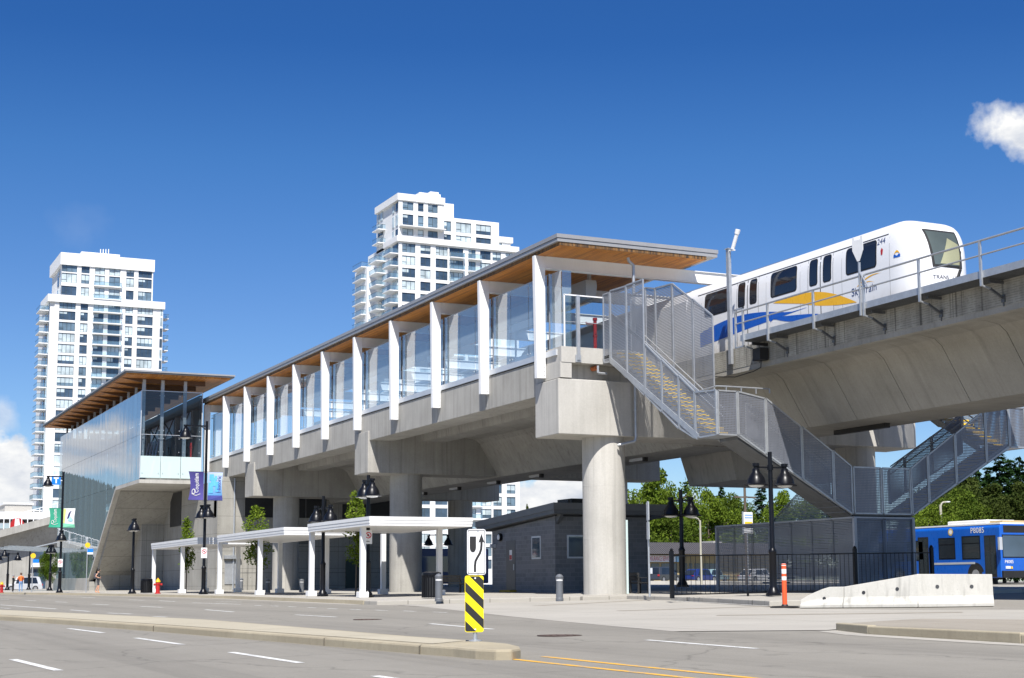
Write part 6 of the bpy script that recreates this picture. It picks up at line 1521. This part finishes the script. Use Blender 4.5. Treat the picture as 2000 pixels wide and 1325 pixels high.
mb = MB(); mb.box(g0_.x-.3, g1_.x+4.3, YP-20.6, YP-12, onY(50, 1108, YP-20).z, onY(50, 1099, YP-20).z); mb.build('annex_fascia', TWHITE, pod, world=True)
m = MB(); m.box(onY(58, 1100, YP-20).x, onY(92, 1100, YP-20).x, YP-20.06, YP-20, onY(50, 1098, YP-20).z, onY(50, 1077, YP-20).z); m.box(onY(66, 1100, YP-20).x, onY(90, 1100, YP-20).x, YP-20.06, YP-20, 1, onY(50, 1112, YP-20).z); m.build('window', WIN_D, pod, world=True)
c = onY(34, 1023, YO+8); m = MB(); r = 12*(YO+8)*1.05/F_PX
m.prism([(c.x-r*1.05, c.z-r*.8), (c.x+r*1.05, c.z-r*.8), (c.x+r*1.0, c.z), (c.x+r*.6, c.z+r*.7), (c.x, c.z+r*.85), (c.x-r*.6, c.z+r*.7), (c.x-r*1.0, c.z)], 'y', YO+8, YO+8.2); m.prism([(c.x-r*.45, c.z-r*.8), (c.x+r*.5, c.z-r*.8), (c.x+r*.3, c.z+.2*r), (c.x+r*.2, c.z+r*.75), (c.x-r*.35, c.z+r*.7)], 'y', YO+7.96, YO+8, 1)
m.box(c.x-.1, c.x+.1, YO+8.05, YO+8.15, .8, c.z)
tag(m.build('round_sign', [RED, WHITE]), 'red and white round topped sign seen over the overpass railing', 'sign')

shop = thing('shop_building', 'low shop with a dark ribbed roof and white sign behind the black railing', 'building', (94, 150, 1.2)); D = 186.; YS = onD(1330, 1110, D).y
SXa, SXb = onY(1235, 1100, YS).x, onY(1520, 1100, YS).x; sz = lambda py: onY(1340, py, YS).z
mb = MB(); mb.box(SXa, SXb, YS, YS+10, .6, sz(1080)); mb.build('wall', paint('shop_tan', (.34, .27, .14), .7), shop, world=True)
rib = MB(); rib.prism([(YS-1.6, sz(1083)), (YS+1.2, sz(1060)), (YS+10, sz(1060)), (YS+10, sz(1083))], 'x', SXa-.5, SXb+.5)
n = 70
for i in range(n): x = SXa-.5+(SXb-SXa+1)*i/n; rib.bar((x, YS-1.62, sz(1083)+.03), (x, YS+1.2, sz(1060)+.03), .07, .08)
rib.box(onY(1384, 1060, YS+4).x, onY(1402, 1060, YS+4).x, YS+3, YS+6, sz(1062), sz(1055), 1)
rib.build('roof', [paint('ribbed_roof', (.10, .095, .10), .5, .2), CONC_L], shop, world=True)
mb = MB(); mb.box(onY(1240, 1090, YS).x, onY(1315, 1090, YS).x, YS-.5, YS-.3, sz(1098), sz(1085.5)); mb.box(onY(1315, 1090, YS).x, onY(1332, 1090, YS).x, YS-.5, YS-.3, sz(1098), sz(1085.5), 2)
put_text(mb, 'INSURANCE SERVICES', .78, lambda x, y: (onY(1286, 1090, YS).x+x*.42, YS-.51, sz(1091.8)+y), 1)
mb.build('sign_board', [WHITE, paint('sign_crimson', (.55, .01, .04), .5), paint('sign_pale_blue', (.35, .6, .8), .5)], shop, world=True)
for a_, b_ in ((1272, 1287), (1292, 1322), (1330, 1342), (1346, 1352), (1356, 1371), (1374, 1398)):
    m = MB(); m.box(onY(a_, 1110, YS).x, onY(b_, 1110, YS).x, YS-.05, YS, sz(1132), sz(1101)); m.build('window', WIN_D, shop, world=True)
wl = onD(1275, 1141, 150); wr = onD(1900, 1141, 150)
m = MB(); m.bar((wl.x-8, wl.y+5, 1.15), (wr.x, wr.y, 1.15), .3, .75); tag(m.build('low_wall', CONC_L), 'low pale concrete wall in front of the parked cars', 'wall')
def util_pole(lb, px, yt, D, light=None, r=.14, mat=None):
    p = onD(px, 1138, D); p.z = 1.0; h = onD(px, yt, D).z-1.0; t = thing('utility_pole' if not light else 'street_light', lb, 'pole', p)
    m = MB(); m.tube((0, 0, 0), (0, 0, h), r, r*.7, 10); m.build('pole', mat or BARK, t, smooth=40)
    if light:
        k = D/F_PX; m = MB(); m.path([(0, 0, h-.2), (light*.25*k, 0, h+3.0*k), (light*.6*k, 0, h+5*k), (light*k, 0, h+5*k)], .06, 8); m.build('arm', mat or GALV, t, smooth=40); m = MB(); m.prism([(light*k*1.5, h+5*k), (light*k*1.5, h+6.5*k), (light*k, h+7*k), (light*k, h+4*k)], 'y', -.2, .2); m.build('lamp_head', WHITE, t, bevel=.05)
    else:
        m = MB(); m.bar((-1, 0, h-.8), (1, 0, h-.8), .1, .12); m.build('cross_arm', BARK, t)
    return p+Vector((0, 0, h-.7))
PALE = paint('pale_pole', (.42, .40, .32), .7, var=.1)
w1 = util_pole('wooden utility pole rising behind the escape stair', 1459, 950, 118)
w2_ = util_pole('wooden utility pole stub behind the bus roof', 1820, 1003, 112)
util_pole('pale street light with a curved arm above the shop roof', 1370, 1016, 130, -17, .11, PALE)
util_pole('pale street light at the left end of the blue bus', 1843, 985, 104, 14, .13, PALE)
wires = MB()
for dz in (0, -.5):
    A = w1+Vector((0, 0, dz)); B_ = onD(2100, 955, 125)+Vector((0, 0, dz)); N = 16
    pts = [A.lerp(B_, i/N)-Vector((0, 0, 2.2*4*(i/N)*(1-i/N))) for i in range(N+1)]; wires.path(pts, .018, 5)
tag(wires.build('overhead_wires', BLACK_M), 'pair of sagging overhead wires in front of the trees', 'wire')
p = onD(1459, 1022, 112); m = MB(); m.box(p.x-.42, p.x-.30, p.y-.03, p.y+.03, p.z-.8, p.z+.85, 1); m.box(p.x-.3, p.x+.48, p.y-.04, p.y+.04, p.z-.75, p.z+.8, 0); m.box(p.x-.22, p.x+.44, p.y-.045, p.y-.04, p.z-.35, p.z+.1, 2); m.box(p.x-.22, p.x+.44, p.y-.045, p.y-.04, p.z+.55, p.z+.62, 3); m.box(p.x-.22, p.x+.44, p.y-.045, p.y-.04, p.z+.35, p.z+.42, 3)
m.tube((p.x, p.y, .9), (p.x, p.y, p.z-.7), .05, n=8, mi=1)
tag(m.build('stop_board', [WHITE, GALV, YEL, TB]), 'white transit information board with a yellow stripe above the mesh enclosure', 'sign')
# hills on the far side of the road (seen in the glass)
def hills():
    r = random.Random(2); mb = MB(); rows_ = []
    for k, (d, hh) in enumerate(((700, 3), (850, 44), (1050, 80), (1500, 92))):
        row = []
        for i in range(61):
            a = radians(-125+i*128.6/60); q = d*(1+.06*sin(i*.9)); row.append((sin(a)*q, cos(a)*q, hh*(.72+.2*sin(i*.55+k)+.14*sin(i*1.7)+.10*r.random()) if k else -4))
        rows_.append(row)
    vs = [v for row in rows_ for v in row]
    mb.raw(vs, [(k*61+i, k*61+i+1, (k+1)*61+i+1, (k+1)*61+i) for k in range(3) for i in range(60)])
    struct(mb.build('hills', concrete('hazy_forest_hill', (.045, .066, .062), (.085, .115, .105), 0.), smooth=60))  # haze is mixed into the hill colour, paler and bluer than forest
hills()

# ================================================================ SKY, SUN
SUN = Vector((-.33, -.70, 1.)).normalized()
w = bpy.data.worlds.new('World'); scene.world = w; w.use_nodes = True; nt = w.node_tree; nt.nodes.clear(); T = NT(nt)
out = T.n('ShaderNodeOutputWorld'); bg = T.n('ShaderNodeBackground'); bg.inputs['Strength'].default_value = SKY_STR
sky = T.n('ShaderNodeTexSky', sky_type='NISHITA'); sky.sun_disc = False; sky.sun_elevation = math.asin(SUN.z); sky.sun_rotation = math.atan2(SUN.x, SUN.y)
sky.air_density = SKY_AIR; sky.dust_density = SKY_DUST; sky.ozone_density = SKY_OZ; sky.altitude = 50
hs = T.n('ShaderNodeHueSaturation'); hs.inputs['Saturation'].default_value = SKY_SAT; hs.inputs['Value'].default_value = SKY_VAL; T.l(sky.outputs[0], hs.inputs['Color'])
tc = T.n('ShaderNodeTexCoord'); nrm = T.n('ShaderNodeVectorMath', operation='NORMALIZE'); T.l(tc.outputs['Generated'], nrm.inputs[0])
sp = T.n('ShaderNodeSeparateXYZ'); T.l(nrm.outputs[0], sp.inputs[0]); el = sp.outputs[2]
mp = T.n('ShaderNodeMapping'); mp.inputs['Scale'].default_value = (1, 1, 1.9); T.l(nrm.outputs[0], mp.inputs[0])
n1 = T.noise(mp.outputs[0], 9., 10, .58); n2 = T.noise(mp.outputs[0], 3.1, 4, .5)
band = T.ramp(el, [(.0, .3), (.05, .6), (.075, .65), (.10, .25), (.13, .05), (.2, .1), (.3, .55), (.9, .6)])
dens = T.math('ADD', T.math('MULTIPLY', n1, .62), T.math('MULTIPLY', n2, .42))
cl = T.ramp(T.math('ADD', dens, T.math('MULTIPLY', T.math('SUBTRACT', band, 1.), .42)), [(.47, 0.), (.54, .75), (.62, 1.)])
def blob(px, py, rad, soft, sc=(1, 1, 1), mirror=1):
    d = ray(px, py).normalized(); d.x *= mirror; v = T.n('ShaderNodeVectorMath', operation='SUBTRACT'); T.l(nrm.outputs[0], v.inputs[0]); v.inputs[1].default_value = d
    m_ = T.n('ShaderNodeVectorMath', operation='MULTIPLY'); T.l(v.outputs[0], m_.inputs[0]); m_.inputs[1].default_value = sc
    ln = T.n('ShaderNodeVectorMath', operation='LENGTH'); T.l(m_.outputs[0], ln.inputs[0])
    nz = T.noise(nrm.outputs[0], 42, 6, .52)
    q = T.math('ADD', T.math('SUBTRACT', 1., T.math('DIVIDE', ln.outputs['Value'], rad)), T.math('MULTIPLY', T.math('SUBTRACT', nz, .5), 2.4))
    return T.ramp(q, [(.02, 0.), (.02+soft, 1.)])
c2 = T.math('MAXIMUM', blob(1992, 258, .023, .6, (.8, .8, 1.15)), T.math('MAXIMUM', T.math('MULTIPLY', blob(-15, 925, .030, .3, (1, 1, 1.15)), 1.), T.math('MULTIPLY', blob(165, 450, .02, 1.2), .045)))
c3 = T.math('MAXIMUM', blob(1085, 985, .045, .3, (.6, .6, 1.8)), T.math('MAXIMUM', blob(20, 965, .03, .4), T.math('MULTIPLY', blob(2, 815, .013, .8), .5)))
c4 = T.math('MAXIMUM', blob(168, 862, .026, .5, (.7, .7, 1.3), -1), T.math('MAXIMUM', blob(228, 885, .022, .5, (.7, .7, 1.4), -1), blob(140, 905, .018, .5, (.6, .6, 1.5), -1)))
vis = T.math('MAXIMUM', T.math('MAXIMUM', c2, c4), c3)
back = T.math('LESS_THAN', T.math('ADD', T.math('MULTIPLY', sp.outputs[0], .995), T.math('MULTIPLY', sp.outputs[1], .0)), 0.06)     # unseen cloud bank beyond the road, its upper part added for neutral fill light
allc = T.math('MAXIMUM', vis, T.math('MULTIPLY', cl, back))
shade = T.ramp(T.noise(mp.outputs[0], 20, 6, .6), [(.36, (CLD*.58, CLD*.63, CLD*.73)), (.62, (CLD, CLD, CLD*.99))])
tint = T.ramp(el, [(0., (.66, .78, .95)), (.10, (.50, .63, .86)), (.18, (.42, .57, .82)), (.274, (.29, .52, .79)), (.345, (.18, .41, .72)), (1., (.16, .38, .68))])
T.l(T.mix(allc, T.mix(1., hs.outputs[0], tint, 'MULTIPLY'), shade), bg.inputs['Color']); T.l(bg.outputs[0], out.inputs[0])
ld = bpy.data.lights.new('sun', 'SUN'); lo_ = bpy.data.objects.new('sun', ld); col.objects.link(lo_)
ld.energy = SUN_E; ld.angle = radians(.55); ld.color = (1., .96, .905)
lo_.rotation_euler = SUN.to_track_quat('Z', 'Y').to_euler(); lo_.location = (-20, -40, 60)
vs_ = scene.view_settings; vs_.view_transform = 'Standard'; vs_.look = 'None'; vs_.gamma = 1; vs_.exposure = EXPO; vs_.use_curve_mapping = False
scene.cycles.max_bounces = 8; scene.cycles.transparent_max_bounces = 24; scene.cycles.glossy_bounces = 4; scene.cycles.diffuse_bounces = 3
scene.cycles.use_denoising = True
